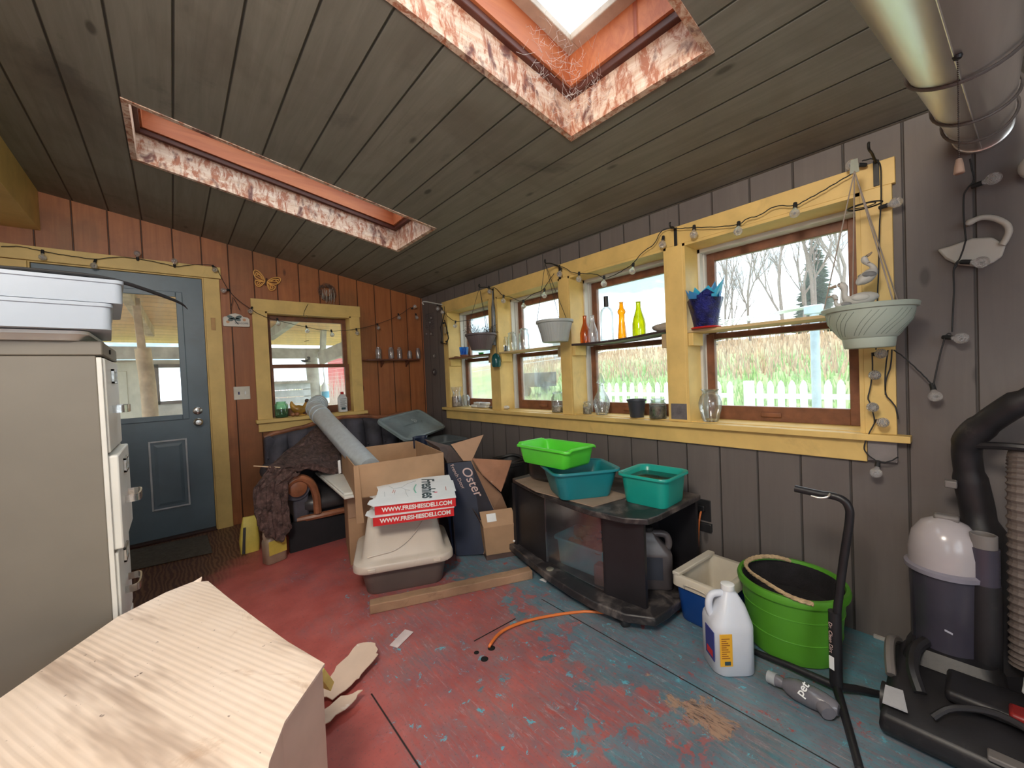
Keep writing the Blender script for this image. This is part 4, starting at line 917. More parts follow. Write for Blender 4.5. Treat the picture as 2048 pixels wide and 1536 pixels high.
# ================================================================ torn dark blue boxes
navy = mat('navy_box_print', (.007, .015, .045), .5, 0, .2, 5, .04); brown_in = mat('brown_card_inside', (.33, .185, .11), .8, 0, .12, 6, .06); dkc = mat('dark_torn_card', (.10, .06, .05), .8, 0, .2, 8, .1)
def px(y, pts): return [at(1, y[i] if isinstance(y, (list, tuple)) else y, *p) for i, p in enumerate(pts)]
TLb, TRb, RM, BRb, BLb = at(1, 2.36, 895, 927), at(1, 2.24, 943.5, 922), at(1, 2.16, 990, 1022), at(2, .005, 972, 1108), at(2, .005, 913, 1112)
pn_ = (TRb - TLb).cross(BLb - TLb).normalized()
def onpl(x, y, off=0.0):
    d_ = at(2, 0, x, y) - CL; return CL + d_ * ((TLb + pn_ * off - CL).dot(pn_) / d_.dot(pn_))
if pn_.y > 0: pn_ = -pn_
RM, BRb = onpl(990, 1022), onpl(968, 1108)
T = thing('appliance_box', 'tall open dark blue appliance box with white lettering, standing beside the open cardboard box', 'box', (1.5, 2.3, 0))
MB().slab([TLb, TRb, RM, BRb, BLb], (.002, .006, 0)).build('front_panel', navy, T, smooth=False)
bk = Vector((.17, .24, 0))
MB().slab([TRb, TRb + bk, Vector((RM.x + bk.x, RM.y + bk.y, RM.z)), Vector((BRb.x + bk.x, BRb.y + bk.y, .004)), BRb, RM], (-.004, .002, 0)).build('side_panel', brown_in, T, smooth=False)
MB().slab([BLb, TLb, TLb + Vector((.05, .28, 0)), BLb + Vector((.05, .28, 0))], (.004, 0, 0)).build('left_panel', navy, T, smooth=False)
MB().slab([BLb + Vector((.05, .28, 0)), TLb + Vector((.05, .28, 0)), TRb + bk, BRb + bk], (0, .004, 0)).build('back_panel', brown_in, T, smooth=False)
f1 = px([2.38, 2.42, 2.26, 2.27], [(902, 889), (967, 869.5), (943.5, 921.5), (926.5, 921.5)]); MB().slab(f1, (.002, .005, 0)).build('top_flap', mat('light_flap_card', (.46, .27, .165), .8, 0, .08, 5, .04), T, smooth=False)
xt = (RM - TRb).normalized(); nm = (TRb - TLb).cross(RM - TRb).normalized()
if nm.y > 0: nm = -nm
nm = pn_; oc = onpl(943, 962, .004); xt = (onpl(956.5, 988, .004) - onpl(931, 939, .004)).normalized(); M = frame(oc, xt, nm.cross(xt)); 
pink = mat('pale_pink_ink', (.62, .45, .42), .6)
text('brand_lettering', 'Oster', .088, M, pink, T, bold=.0004, shear=.25)
text('small_lettering', 'French Door', .034, frame(onpl(915, 953, .004), xt, nm.cross(xt)), pink, T)
MB().slab(px([2.18, 2.08, 2.04, 2.0, 2.08], [(944, 917), (1023.5, 921), (1012, 960), (1002, 984), (965, 950)]), (.003, .008, 0)).build('bent_side_flap', mat('reddish_flap_card', (.37, .175, .10), .8, 0, .14, 7, .06, stain=[((.6, .45, .35), (.66, .7), 20, .4)]), T, smooth=False)
MB().slab(px([2.17, 2.1, 2.1, 2.13], [(951, 938), (1003, 988), (1015, 1018), (987, 1020)]), (.003, .006, 0)).build('creased_panel', brown_in, T, smooth=False)
T = thing('crumpled_carton', 'crumpled dark cardboard box wedged upright between the open box and the blue appliance box', 'box', (1.42, 2.5, 0))
MB().slab(px([2.75, 2.6, 2.48, 2.42, 2.5], [(848, 878), (900, 891.6), (928, 922), (895, 926), (878, 895)]), (0, .006, 0)).build('folded_flap', dkc, T, smooth=False)
MB().slab(px([2.42, 2.40], [(885, 916), (900, 946)]) + [at(2, .003, 912, 1122), at(1, 2.30, 904, 1010)], (.006, .004, 0)).build('torn_edge_panel', dkc, T, smooth=False)
MB().slab(px([2.44, 2.42], [(877, 915), (892, 935)]) + [at(2, .003, 908, 1117), at(1, 2.34, 893, 1030)], (.004, .004, 0)).build('inner_panel', navy, T, smooth=False)
mb = MB(); cc_ = at(1, 2.95, 842, 872)
mb.grid(lambda u, v: cc_ + Vector(((.045 + .03 * u) * math.cos(-1 + 4.6 * u), .04 * math.sin(-1 + 4.6 * u), -.09 * v)), 20, 4); mb.build('curled_strip', navy, T, solid=.004)
# small taped box
q = [at(2, .03, 973, 1112), at(2, .03, 1038, 1101)]; w_ = q[1] - q[0]; nb = Vector((-w_.y, w_.x, 0)).normalized() * .17; hh = Vector((-.015, -.012, .185))
T = thing('small_carton', 'small worn cardboard box with a white shipping label and raised flaps', 'box', (*((q[0] + q[1]) / 2).xy, 0))
MB().hexa([q[0], q[1], q[1] + nb, q[0] + nb, q[0] + hh + Vector((-.01, 0, 0)), q[1] + hh, q[1] + nb + hh, q[0] + nb + hh]).build('carton_body', card, T, smooth=False, bevel=.003)
a_, b_ = q[0] + hh + Vector((-.01, 0, 0)), q[1] + hh
fa = [a_, b_, b_ + Vector((.0, .05, .085)), a_ + Vector((.015, .05, .085))]
fl_ = MB().slab(fa, (0, .004, .0)).build('front_flap', card, T, smooth=False)
MB().slab([a_, a_ + Vector((-.035, .01, .09)), a_ + nb + Vector((-.04, 0, .08)), a_ + nb], (.004, 0, 0)).build('side_flap', dkc, T, smooth=False)
fx = (b_ - a_).normalized(); fy = (fa[3] - fa[0]).normalized(); fn = fx.cross(fy)
M = frame(a_ + fx * .065 + fy * .055 - fn * 0 + fn * .001, fx, fy); pt = lambda u, v: M @ Vector((u, v, .0015))
MB().slab([pt(-.03, -.025), pt(.03, -.025), pt(.03, .025), pt(-.03, .025)], fn * .0005).build('shipping_label', whitem, fl_, smooth=False)
MB().tube([M @ Vector((.12, -.10 + .0, .003)) + Vector((0, 0, -.06)), M @ Vector((.13, -.105, .003)) + Vector((0, 0, -.06))], .006, 6).build('tape_scrap', wink, T)
# legs / risers so the carton stands on something
MB().hexa([q[0] - Vector((0, 0, .03)), q[1] - Vector((0, 0, .03)), q[1] + nb - Vector((0, 0, .03)), q[0] + nb - Vector((0, 0, .03)), q[0], q[1], q[1] + nb, q[0] + nb]).build('bottom_flap', dkc, T, smooth=False)
# timber on the floor
A0, B0 = at(2, 0, 740, 1230), at(2, 0, 1066, 1158); dx = (B0 - A0).normalized(); nn = Vector((-dx.y, dx.x, 0)); 
tw = .062
mb = MB(); loops = []
for k in range(13):
    p = A0.lerp(B0, k / 12); j = .003 * math.sin(k * 2.3)
    loops.append([p, p + nn * tw, p + nn * (tw + j) + Vector((0, 0, .046)), p + nn * (j) + Vector((0, 0, .046 + j * .5))])
mb.loft(loops)
tag(mb.build('timber_stud', mat('rough_timber', (.36, .22, .135), .75, 0, .2, 4, .2, stretch=(1, 1, 1), stain=[((.14, .08, .055), (.55, .75), 14, .6)]), None, smooth=False, bevel=.004), 'rough wooden stud lying on the floor in front of the litter box', 'timber')
# ================================================================ television stand
bl = mat('black_laminate', (.026, .023, .025), .40, 0, .2, 9, .06, stain=[((.26, .22, .20), (.50, .72), 9, .6)], obj=False)
blv = mat('black_laminate_side', (.016, .015, .018), .4, 0, .2, 6, .04)
T = thing('television_stand', 'dusty black television stand with a bowed front, glass door and open right end', 'television stand', (1.78, 1.45, 0))
def bowed(z, g=0, n=14):
    pts = [(1.61 - g, 1.93 + g), (1.545 - g, 1.70), (1.50 - g, 1.50), (1.475 - g, 1.32), (1.468 - g, 1.18), (1.49 - g, 1.03 - g * .3), (1.545 - g * .6, .945 - g), (1.62, .935 - g), (2.03, .935 - g), (2.06, 1.93 + g)]
    return [Vector((x, y, z)) for x, y in pts]
zt_ = .50
MB().loft([bowed(zt_ - .028), bowed(zt_)]).build('top_panel', bl, T, bevel=.005, angle=30)
MB().loft([bowed(.045, .03), bowed(.085, .03)]).build('base_panel', bl, T, bevel=.006, angle=30)
MB().box(1.60, 1.90, .085, 2.05, 1.925, zt_ - .028).build('side_panel', blv, T, smooth=False)
MB().box(2.02, .96, .085, 2.045, 1.91, zt_ - .028).build('back_panel', blv, T, smooth=False)
ZT = zt_ - .028
def vpanel(a, b, th_=.018):
    return MB().hexa([(a[0], a[1], .085), (b[0], b[1], .085), (b[0] + th_, b[1], .085), (a[0] + th_, a[1], .085), (a[0], a[1], ZT), (b[0], b[1], ZT), (b[0] + th_, b[1], ZT), (a[0] + th_, a[1], ZT)])
vpanel((1.615, 1.895), (1.560, 1.60)).build('front_panel', blv, T, smooth=False)
vpanel((1.532, 1.170), (1.556, .975)).build('front_panel', blv, T, smooth=False)
MB().box(1.535, 1.171, .085, 2.02, 1.186, ZT).build('divider', blv, T, smooth=False)
sm = glass('smoky_door_glass', (.90, .90, .93), .05, .10, (.45, .47, .5), .15)
n = 8; loops = []
for k in range(n + 1):
    y = 1.19 + (1.597 - 1.19) * k / n; x = 1.532 + .026 * (k / n) ** 1.5
    loops.append([Vector((x, y, .095)), Vector((x + .005, y, .095)), Vector((x + .005, y, zt_ - .035)), Vector((x, y, zt_ - .035))])
gd = MB().loft(loops).build('glass_door', sm, T)
MB().box(1.523, 1.20, zt_ - .045, 1.532, 1.23, zt_ - .03).build('door_clip', blackm, gd, bevel=.002)
for (x, y) in ((1.50, 1.05), (1.62, 1.88), (1.98, 1.0), (1.98, 1.86)):
    MB().lathe([(0, -.018), (.020, -.018), (.024, -.012), (.024, .012), (.020, .018), (0, .018)], (x, y, .024), 18, RY(math.pi / 2) @ RX(.6)).build('caster', blackm, T)
tag(MB().lathe([(0, 0), (.021, 0), (.022, .004), (.018, .007), (0, .007)], at(2, .086, 1100, 1139), 20).build('metal_disc', mat('tarnished_disc', (.42, .40, .32), .35, .7), None), 'small round metal disc on the base of the television stand', 'disc')
# inside: tub of clutter, brick, jug
tb = mat('cloudy_blue_tub', (.10, .46, .52), .4, 0, .15, 5, .03)
tub('clutter_tub', 'blue tub of clutter behind the glass door of the television stand', (1.72, 1.41, .086), .24, .36, .15, tb, .82, .05, .03)
rg = random.Random(3)
mb = MB()
for k in range(26):
    c = Vector((1.72 + rg.uniform(-.08, .08), 1.41 + rg.uniform(-.14, .14), .21 + rg.uniform(-.03, .035))); mb.ball(c, rg.uniform(.02, .04), 5, (1, rg.uniform(.6, 1.5), rg.uniform(.4, .8)), RZ(rg.random() * 3))
tag(mb.build('mixed_scraps', mat('brown_scraps', (.22, .16, .11), .9, 0, .5, 22, .3), None), 'tangled brown scraps heaped in the blue tub', 'scraps', kind='stuff')
tag(MB().obb((1.60, 1.225, .135), (.06, .10, .10), RZ(.2)).build('brick', mat('dull_brick', (.24, .13, .10), .9, 0, .2, 20, .3), None, bevel=.006), 'dull reddish brick beside the blue tub inside the television stand', 'brick')
tj = jug('antifreeze_jug', 'dark grey jug with grip in the open right end of the television stand', (1.76, 1.07, .086), .20, .11, .29, mat('dark_grey_jug', (.085, .075, .08), .35), blackm, rz=math.radians(128))
MB().box(-.05, .0545, .05, .05, .0560, .16).build('label_sticker', mat('dark_label', (.03, .035, .05), .4), tj, world=False)
MB().box(.070, .050, .07, .080, .0560, .19).build('level_strip', mat('pale_strip', (.5, .47, .45), .5), tj, world=False)
# on top
mm_ = mat('tan_hardboard', (.30, .215, .155), .75, 0, .12, 6, .05, stain=[((.10, .07, .05), (.6, .75), 8, .5)])
tag(MB().slab([(1.575, 1.86, zt_ + .001), (1.50, 1.60, zt_ + .001), (1.51, 1.215, zt_ + .001), (1.76, 1.175, zt_ + .001), (1.84, 1.84, zt_ + .001)], (0, 0, .006)).build('hardboard_mat', mm_, None, smooth=False), 'tan sheet of hardboard under the tubs on the television stand', 'board')
z0 = zt_ + .008
pot = mat('dark_roaster', (.05, .045, .045), .4, .3, .2, 6, .05)
T = thing('roasting_pot', 'dark oval roasting pot partly hidden under the bright green pan', 'pot', (1.76, 1.72, z0))
MB().loft([rrect(.20, .22, .08, z0, c=(1.76, 1.73)), rrect(.24, .26, .1, z0 + .02, c=(1.76, 1.73)), rrect(.25, .27, .11, z0 + .13, c=(1.76, 1.73)), rrect(.23, .25, .1, z0 + .13, c=(1.76, 1.73)), rrect(.21, .23, .09, z0 + .02, c=(1.76, 1.73))]).build('pot_body', pot, T)
MB().tube(smoothpath([(1.70, 1.86, z0 + .115), (1.70, 1.90, z0 + .12), (1.78, 1.90, z0 + .12), (1.78, 1.86, z0 + .115)]), .008, 6).build('handle', blackm, T)
teal = mat('teal_plastic', (.012, .20, .235), .35, 0, .10, 4, .03, stain=[((.12, .22, .22), (.6, .8), 7, .3)])
aqua = mat('aqua_green_plastic', (.012, .33, .27), .3, 0, .08, 4, .02)
lime = mat('lime_green_plastic', (.10, .66, .045), .35, 0, .06, 4, .02)
tub('litter_pan', 'large teal plastic litter pan on the hardboard of the television stand', (1.635, 1.40, z0), .37, .30, .145, teal, .72, math.atan2(-.15, .27), .05)
T = tub('litter_pan', 'bright lime green plastic litter pan, highest of the tubs on the television stand', (1.60, 1.535, z0 + .149), .26, .40, .12, lime, .80, 0, .035)
for v in T.children[0].data.vertices:                      # rim scooped at the sides and pouring lip
    if v.co.z > .07: v.co.z += .012 * math.cos(v.co.y * 15) - .010 * (abs(v.co.x) > .1)
T = tub('wash_basin', 'small aqua plastic basin of dark water at the right end of the television stand', (1.795, 1.06, zt_ + .001), .27, .27, .145, aqua, .78, .05, .045)
MB().loft([rrect(.215, .215, .04, .115), rrect(.215, .215, .04, .117)]).build('water_surface', mat('murky_water', (.010, .04, .03), .04, 0, .3, 6, .05), T, world=False)
# outlet with orange cord
T = thing('wall_outlet', 'dark outlet plate on the grey wall just right of the television stand', 'outlet', (W - .004, 1.0, .32))
c0 = at(0, W - .004, 1405, 1020); MB().box(W - .008, c0.y - .045, c0.z - .055, W, c0.y + .045, c0.z + .06).build('cover_plate', blackm, T, bevel=.003)
MB().box(W - .03, c0.y - .02, c0.z - .0, W - .008, c0.y + .02, c0.z + .03).build('plug', blackm, T, bevel=.004)
MB().box(W - .02, c0.y - .05, c0.z - .11, W, c0.y + .02, c0.z - .065).build('box_corner', blackm, T, bevel=.003)
orc = mat('orange_cord', (.75, .19, .04), .45, 0, .05)
tag(MB().tube(smoothpath([(W - .02, c0.y, c0.z + .0), (W - .05, c0.y, c0.z - .06), (W - .055, c0.y + .01, .12), (W - .06, c0.y + .0, .008), (2.02, 1.2, .007)]), .005, 8).build('extension_cord', orc, None), 'orange cord hanging from the wall outlet behind the television stand', 'cord')
tag(MB().tube(smoothpath([at(2, -.02, 979, 1299), at(2, .012, 981, 1288), at(2, .012, 1005, 1262), at(2, .010, 1050, 1243), at(2, .006, 1110, 1230), at(2, .006, 1170, 1223), at(2, .006, 1230, 1221), (1.75, 1.25, .006)]), .0065, 8).build('extension_cord', orc, None), 'orange cord curving from a floor hole to beneath the television stand', 'cord')
for i, (hx_, hy_) in enumerate(((983, 1296), (953, 1305), (969, 1318))):
    p = at(2, .0006, hx_, hy_); MB().lathe([(0, 0), ((.016, .011, .015)[i], 0), (.016 if i != 1 else .011, .0006), (0, .0006)], (p.x, p.y, 0), 18).build('trim_%d' % (60 + i), hole_m, None, kind='structure')
tag(MB().tube([at(2, .003, 948, 1282), at(2, .003, 1031, 1237)], .0018, 5).build('thin_wire', blackm, None), 'thin straight dark wire on the floor beside the orange cord', 'wire')
tag(MB().slab([at(2, .001, 779, 1291), at(2, .001, 795, 1296), at(2, .004, 827, 1264), at(2, .004, 810, 1259)], (0, 0, .0012)).build('plastic_strip', mat('clear_white_strip', (.72, .62, .62), .25), None, smooth=False), 'small translucent white plastic strip on the red floor', 'plastic strip')
tag(MB().slab([at(2, .001, 1079, 1160), at(2, .001, 1092, 1165), at(2, .012, 1098, 1156), at(2, .004, 1084, 1157)], (0, 0, .002)).build('paper_scrap', whitem, None, smooth=False), 'tiny torn white scrap on the blue floor before the television stand', 'paper scrap')
# door mat
q4 = [at(2, .002, 256, 1143), at(2, .002, 425, 1106), at(2, .002, 414, 1071), at(2, .002, 256, 1103)]
tag(MB().slab(q4, (0, 0, .008)).build('door_mat', mat('grey_green_mat', (.12, .105, .085), .95, 0, .15, 40, .4), None, smooth=False, bevel=.003), 'thin worn grey-brown mat on the floor in front of the blue door', 'mat')
# ================================================================ cooler, jug, bucket, pole, vacuum
cobalt = mat('cobalt_plastic', (.008, .065, .30), .35, 0, .08, 4, .02); cream2 = mat('stained_white_liner', (.62, .57, .48), .5, 0, .08, 5, .03, stain=[((.30, .22, .14), (.58, .76), 8, .5)])
T = thing('cool_box', 'small open blue cool box with stained white liner beside the green bucket', 'cool box', (1.865, .81, 0), -.06)
MB().loft([rrect(.27, .17, .03, 0), rrect(.285, .185, .035, .01), rrect(.315, .215, .035, .165)], cap1=False).build('outer_shell', cobalt, T, world=False, angle=60)
MB().loft([rrect(.315, .215, .03, .160), rrect(.335, .235, .03, .162), rrect(.335, .235, .03, .205), rrect(.325, .225, .03, .210), rrect(.285, .185, .02, .208), rrect(.255, .155, .02, .03), rrect(.1, .05, .01, .025)], cap0=False).build('liner', cream2, T, world=False, angle=50)
MB().box(-.165, .075, .205, .165, .11, .222).build('hinge_ledge', cream2, T, world=False, bevel=.004)
MB().tube(smoothpath([(-.169, -.05, .165), (-.175, -.04, .185), (-.175, .04, .185), (-.169, .05, .165)]), .004, 6).build('handle', cream2, T, world=False)
milk = mat('milky_plastic', (.66, .70, .78), .35, 0, .05, 6, .02)
tj = jug('bleach_jug', 'white one gallon plastic jug with yellow label standing before the blue cool box', (1.585, .645, 0), .155, .145, .315, milk, whitem, rz=math.radians(-41), neck=.021)
lb = MB().box(-.066, -.0745, .045, -.020, -.0722, .165).build('label_sticker', mat('amber_label', (.80, .42, .03), .45, 0, .05), tj, world=False, bevel=.001)
MB().box(-.0795, -.055, .05, -.0772, .01, .16).build('dark_blue_print', mat('label_blue', (.04, .05, .25), .5), lb, world=False)
MB().box(-.0798, -.045, .06, -.0794, .0, .085).build('red_print', redb, lb, world=False)
mb = MB()
for k in range(10): mb.box(-.060, -.0752, .075 + k * .008, -.030 - .006 * (k % 3), -.0744, .078 + k * .008)
mb.build('label_print', mat('brown_print', (.35, .12, .02), .5), lb, world=False)
MB().box(-.050, -.0752, .050, -.028, -.0744, .064).build('bar_code', ink, lb, world=False)
grn = mat('leaf_green_plastic', (.085, .30, .022), .45, 0, .08, 4, .03, stain=[((.05, .16, .02), (.62, .8), 5, .4)])
rope = mat('sisal_rope', (.50, .36, .21), .9, 0, .2, 60, .4)
bc = (1.895, .515, 0)
T = thing('tub_bucket', 'round green plastic tub bucket with rope handle beside the cool box', 'bucket', bc)
MB().lathe([(.145, 0), (.155, .006), (.163, .09), (.166, .092), (.163, .094), (.171, .18), (.174, .182), (.171, .184), (.178, .245), (.19, .246), (.193, .262), (.188, .275), (.176, .275), (.172, .262), (.1525, .028)], bc, 56).build('tub_shell', grn, T, angle=50)
MB().lathe([(.173, .264), (.171, .262), (.152, .03), (0, .028)], bc, 48).build('dark_inner_face', mat('tub_inside_black', (.012, .010, .012), .95, 0, .3, 20, .4), T)  # inner face of the tub, coloured near black
mat('tub_inside_black', (.012, .010, .012), .95, 0, .3, 20, .4)
MB().lathe([(0, .165), (.10, .17), (.160, .16), (.160, .158), (0, .158)], bc, 40).build('dark_contents', MATS['tub_inside_black'], T)
rp = smoothpath([(1.735, .405, .272), (1.71, .47, .285), (1.755, .575, .292), (1.80, .635, .290), (1.865, .672, .290), (1.945, .66, .292), (2.01, .61, .290), (2.055, .56, .274)], 8)
mb = MB()
for s in (0, 2.1, 4.2):
    mb.tube([p + Vector((.0035 * math.cos(i * .9 + s), .0035 * math.sin(i * .9 + s), .0035 * math.sin(i * .9 + s))) for i, p in enumerate(rp)], .0055, 6)
# rope crosses near side of the rim and ties in at both ends
rp2 = smoothpath([(1.72, .66, .285), (1.69, .62, .287), (1.68, .55, .285), (1.685, .47, .279), (1.70, .43, .264)], 5)
mb.build('rope_handle', rope, T)
# pole stand
T = thing('pole_stand', 'tall black metal pole with bent top on a floor base beside the green bucket', 'stand', (1.70, .325, 0))
bs = Vector((1.695, .335, .03)); topz = .70
dkm = mat('black_painted_metal', (.020, .019, .022), .4, .2, .2, 14, .08)
MB().tube([bs, bs + Vector((.005, 0, .26))], .019, 14).build('lower_sleeve', dkm, T)
ptop = at(0, 1.71, 1700, 1003); pend = at(0, 1.71, 1590, 977)
path = smoothpath([bs + Vector((.005, 0, .2)), Vector((1.705, (bs.y + ptop.y) / 2, .45)), at(0, 1.71, 1699, 1040), at(0, 1.71, 1696, 1012), at(0, 1.71, 1683, 998), at(0, 1.71, 1662, 991), at(0, 1.71, 1640, 988), pend], 6)
MB().tube(path, .0125, 14).build('pole', dkm, T)
MB().tube(smoothpath([at(0, 1.70, 1660, 987), at(0, 1.69, 1655, 994), at(0, 1.685, 1640, 996), at(0, 1.685, 1622, 992)]), .0035, 8).build('hook', chrome, T)
for k, e in enumerate(((1420 + 300, 1540), (1757, 1388), (1500, 1300))):
    if k == 3: e3 = Vector((2.02, .30, .012))
    else: e3 = at(2, .012, *e)
    MB().tube([bs + Vector((0, 0, .0)), bs.lerp(e3, .5) + Vector((0, 0, .004)), e3], [.014, .012, .011], 10).build('leg', dkm, T)
    MB().ball(e3, .012, 6).build('foot_cap', blackm, T)
M = frame(bs + Vector((-.0175, .009, .175)), (0, 0, -1), (-.5, -.87, 0))
tx = text('pole_lettering', 'Dr. Clean Dirt', .018, M, pink, T)
MB().slab([bs + Vector((-.0200, .000, .065)), bs + Vector((-.0145, .0145, .065)), bs + Vector((-.0145, .0145, .11)), bs + Vector((-.0200, .000, .11))], (-.001, .0005, 0)).build('white_sticker', whitem, T, smooth=False)
# clear plastic bottle on the floor
T = thing('empty_bottle', 'crushed clear plastic bottle lying on the floor near the pole stand', 'bottle', (1.62, .42, 0))
a_, b_ = Vector((1.585, .505, .028)), Vector((1.575, .345, .035)); dd = (b_ - a_).normalized(); R = aim(dd)
gp = mat('grey_clear_plastic', (.17, .165, .19), .18, 0, .2, 8, .05)
MB().lathe([(0, 0), (.018, 0), (.019, .03), (.016, .045), (.026, .06), (.033, .085), (.034, .13), (.030, .165), (.024, .19), (.016, .20), (0, .20)], a_, 20, R).build('bottle_body', gp, T)
MB().lathe([(0, -.004), (.020, -.004), (.021, .022), (0, .022)], a_, 20, R).build('cap', mat('translucent_cap', (.34, .36, .38), .4), T)
MB().tube([b_ + Vector((.0, .01, .0)), b_ + Vector((-.035, -.02, -.005))], [.026, .021], 16).build('spout_end', gp, T)
M = frame(a_ + dd * .115 + Vector((-.022, 0, .026)), (dd.cross(Vector((-.7, 0, .7)))) * -1, dd * -1)
text('print_lettering', 'pet', .035, frame(a_ + dd * .11 + Vector((-.024, .002, .0295)), Vector((.55, -.25, .60)), dd * -1), whitem, T, bold=.0006)
# ---- vacuum
vac = mat('vacuum_black', (.016, .015, .018), .45, 0, .25, 8, .06, stain=[((.12, .10, .09), (.62, .8), 14, .4)])
vgrey = mat('vacuum_grey', (.17, .155, .15), .5, 0, .12, 6, .05)
smoke = mat('smoky_canister', (.050, .046, .066), .25, 0, .15, 5, .03)
T = thing('upright_vacuum', 'black upright vacuum cleaner with domed canister and ribbed hose at the right edge', 'vacuum cleaner', (1.86, .02, 0))
MB().loft([[Vector(p) for p in l] for l in (
    [(1.60, .205, .012), (1.60, -.17, .012), (2.02, -.17, .012), (2.05, .17, .012), (1.95, .21, .012)],
    [(1.585, .215, .03), (1.585, -.18, .03), (2.03, -.18, .03), (2.06, .18, .03), (1.95, .22, .03)],
    [(1.59, .21, .075), (1.59, -.175, .075), (2.03, -.175, .10), (2.06, .175, .12), (1.93, .215, .11)],
    [(1.66, .19, .115), (1.66, -.16, .115), (2.02, -.16, .16), (2.05, .16, .16), (1.9, .19, .15)])]).build('floor_head', vac, T, bevel=.012, angle=50)
MB().box(1.583, -.10, .085, 1.62, .0, .10).build('front_trim', vgrey, T, bevel=.004)
MB().slab([(1.60, .150, .108), (1.66, .165, .130), (1.66, .205, .126), (1.60, .205, .105)], (0, 0, .004)).build('warning_sticker', mat('pale_sticker', (.4, .4, .42), .5), T, smooth=False)
MB().tube(smoothpath([(1.96, .205, .13), (1.88, .215, .165), (1.80, .21, .155), (1.74, .20, .12)]), .014, 8).build('side_bracket', vgrey, T)
MB().tube(smoothpath([(1.62, .10, .115), (1.65, .06, .15), (1.68, -.02, .165), (1.66, -.10, .15), (1.62, -.15, .11)]), .009, 8).build('arched_rib', vac, T)
MB().loft([rrect(.16, .20, .03, .12, c=(1.93, .07)), rrect(.20, .23, .04, .14, c=(1.93, .07)), rrect(.17, .19, .04, .185, c=(1.94, .07))]).build('motor_housing', vac, T)
MB().tube([(1.72, .20, .05), (1.72, .222, .05)], .045, 20).build('wheel', blackm, T)
MB().tube([(1.98, .20, .05), (1.98, .224, .05)], .050, 20).build('wheel', blackm, T)
MB().tube(smoothpath([(1.69, .13, .13), (1.74, .15, .17), (1.82, .15, .19), (1.88, .13, .20)]), .016, 8).build('suction_tube', vac, T)
MB().box(1.70, -.12, .13, 1.84, .08, .165).build('pedal_cover', vac, T, bevel=.012)
MB().box(1.69, -.105, .15, 1.75, -.04, .175).build('foot_pedal', mat('dull_red_plastic', (.25, .015, .015), .4), T, bevel=.008)
MB().lathe([(0, -.02), (.055, -.02), (.06, 0), (.055, .02), (0, .02)], (1.64, -.175, .06), 20, RX(math.pi / 2)).build('wheel', blackm, T)
cc2 = (1.955, .085, 0)
MB().lathe([(0, .10), (.088, .10), (.092, .12), (.090, .15), (0, .155)], cc2, 36).build('canister_seat', vac, T)
MB().lathe([(0, .14), (.078, .14), (.083, .17), (.088, .41), (.090, .435), (0, .436)], cc2, 40).build('dust_canister', smoke, T)
MB().lathe([(.090, .43), (.099, .432), (.100, .446), (.090, .452)], cc2, 40).build('canister_collar', mat('grey_lilac_collar', (.22, .21, .26), .35), T)
MB().lathe([(.090, .448), (.090, .50), (.080, .555), (.056, .592), (.024, .61), (0, .612)], cc2, 40).build('canister_dome', mat('cloudy_dome', (.40, .37, .39), .2, 0, .08, 4, .02), T)
MB().box(1.935, .05, .60, 1.975, .11, .622).build('lid_latch', vgrey, T, bevel=.008)
MB().slab([(cc2[0] - .0865, cc2[1] + .0, .262), (cc2[0] - .0855, cc2[1] - .018, .256), (cc2[0] - .0855, cc2[1] - .018, .262), (cc2[0] - .0865, cc2[1] + .0, .268)], (-.001, 0, 0)).build('pale_mark', mat('lilac_ink', (.45, .45, .55), .5), T, smooth=False)
# body column and handle
MB().tube(smoothpath([(2.0, -.02, .12), (2.04, .0, .35), (2.05, .01, .60), (2.04, .03, .76), (2.02, .03, .86), (1.99, -.01, .93), (1.94, -.09, 1.02), (1.92, -.16, 1.08)], 6), [.075] * 6 + [.06] * 6 + [.042] * 6 + [.036] * 6 + [.040] * 6 + [.036] * 6 + [.026] * 7, 20).build('body_column', vac, T)
MB().tube(smoothpath([(2.00, .02, .855), (1.96, -.06, .865), (1.95, -.15, .86)]), .012, 8).build('cord_hook', vac, T)
MB().box(1.985, .055, .705, 2.02, .085, .73).build('switch', vgrey, T, bevel=.004)
MB().tube([(1.925, .0, .12), (1.925, .0, .43)], .036, 20).build('wand_holder', vac, T)
MB().tube([(1.925, .0, .43), (1.925, .0, .545)], .034, 20).build('wand_cuff', smoke, T)
MB().lathe([(.030, .545), (.030, .585), (.027, .587), (.025, .585), (.025, .54)], (1.925, .0, 0), 24).build('wand_collar', vgrey, T)
hose = smoothpath([(1.93, -.085, .20), (1.94, -.085, .35), (1.95, -.085, .55), (1.96, -.085, .75), (1.99, -.09, .83), (2.04, -.10, .82)], 22)
MB().tube(hose, [.036 + .0045 * (i % 3 == 0) for i in range(len(hose))], 18).build('ribbed_hose', mat('dusty_hose', (.13, .105, .095), .6, 0, .1, 5, .03), T, angle=10)
MB().box(1.90, .025, .14, 1.925, .05, .38).build('crevice_tool', vgrey, T, bevel=.006)
tag(MB().hexa([(1.76, -.20, .165), (1.76, -.058, .20), (1.86, -.068, .20), (1.86, -.20, .165), (1.76, -.20, .29), (1.765, -.075, .225), (1.85, -.08, .225), (1.86, -.20, .29)]).build('plastic_bag', mat('white_film', (.75, .80, .82), .3, 0, .1, 10, .4), None, bevel=.012), 'crumpled white plastic bag at the right frame edge beside the vacuum', 'bag')
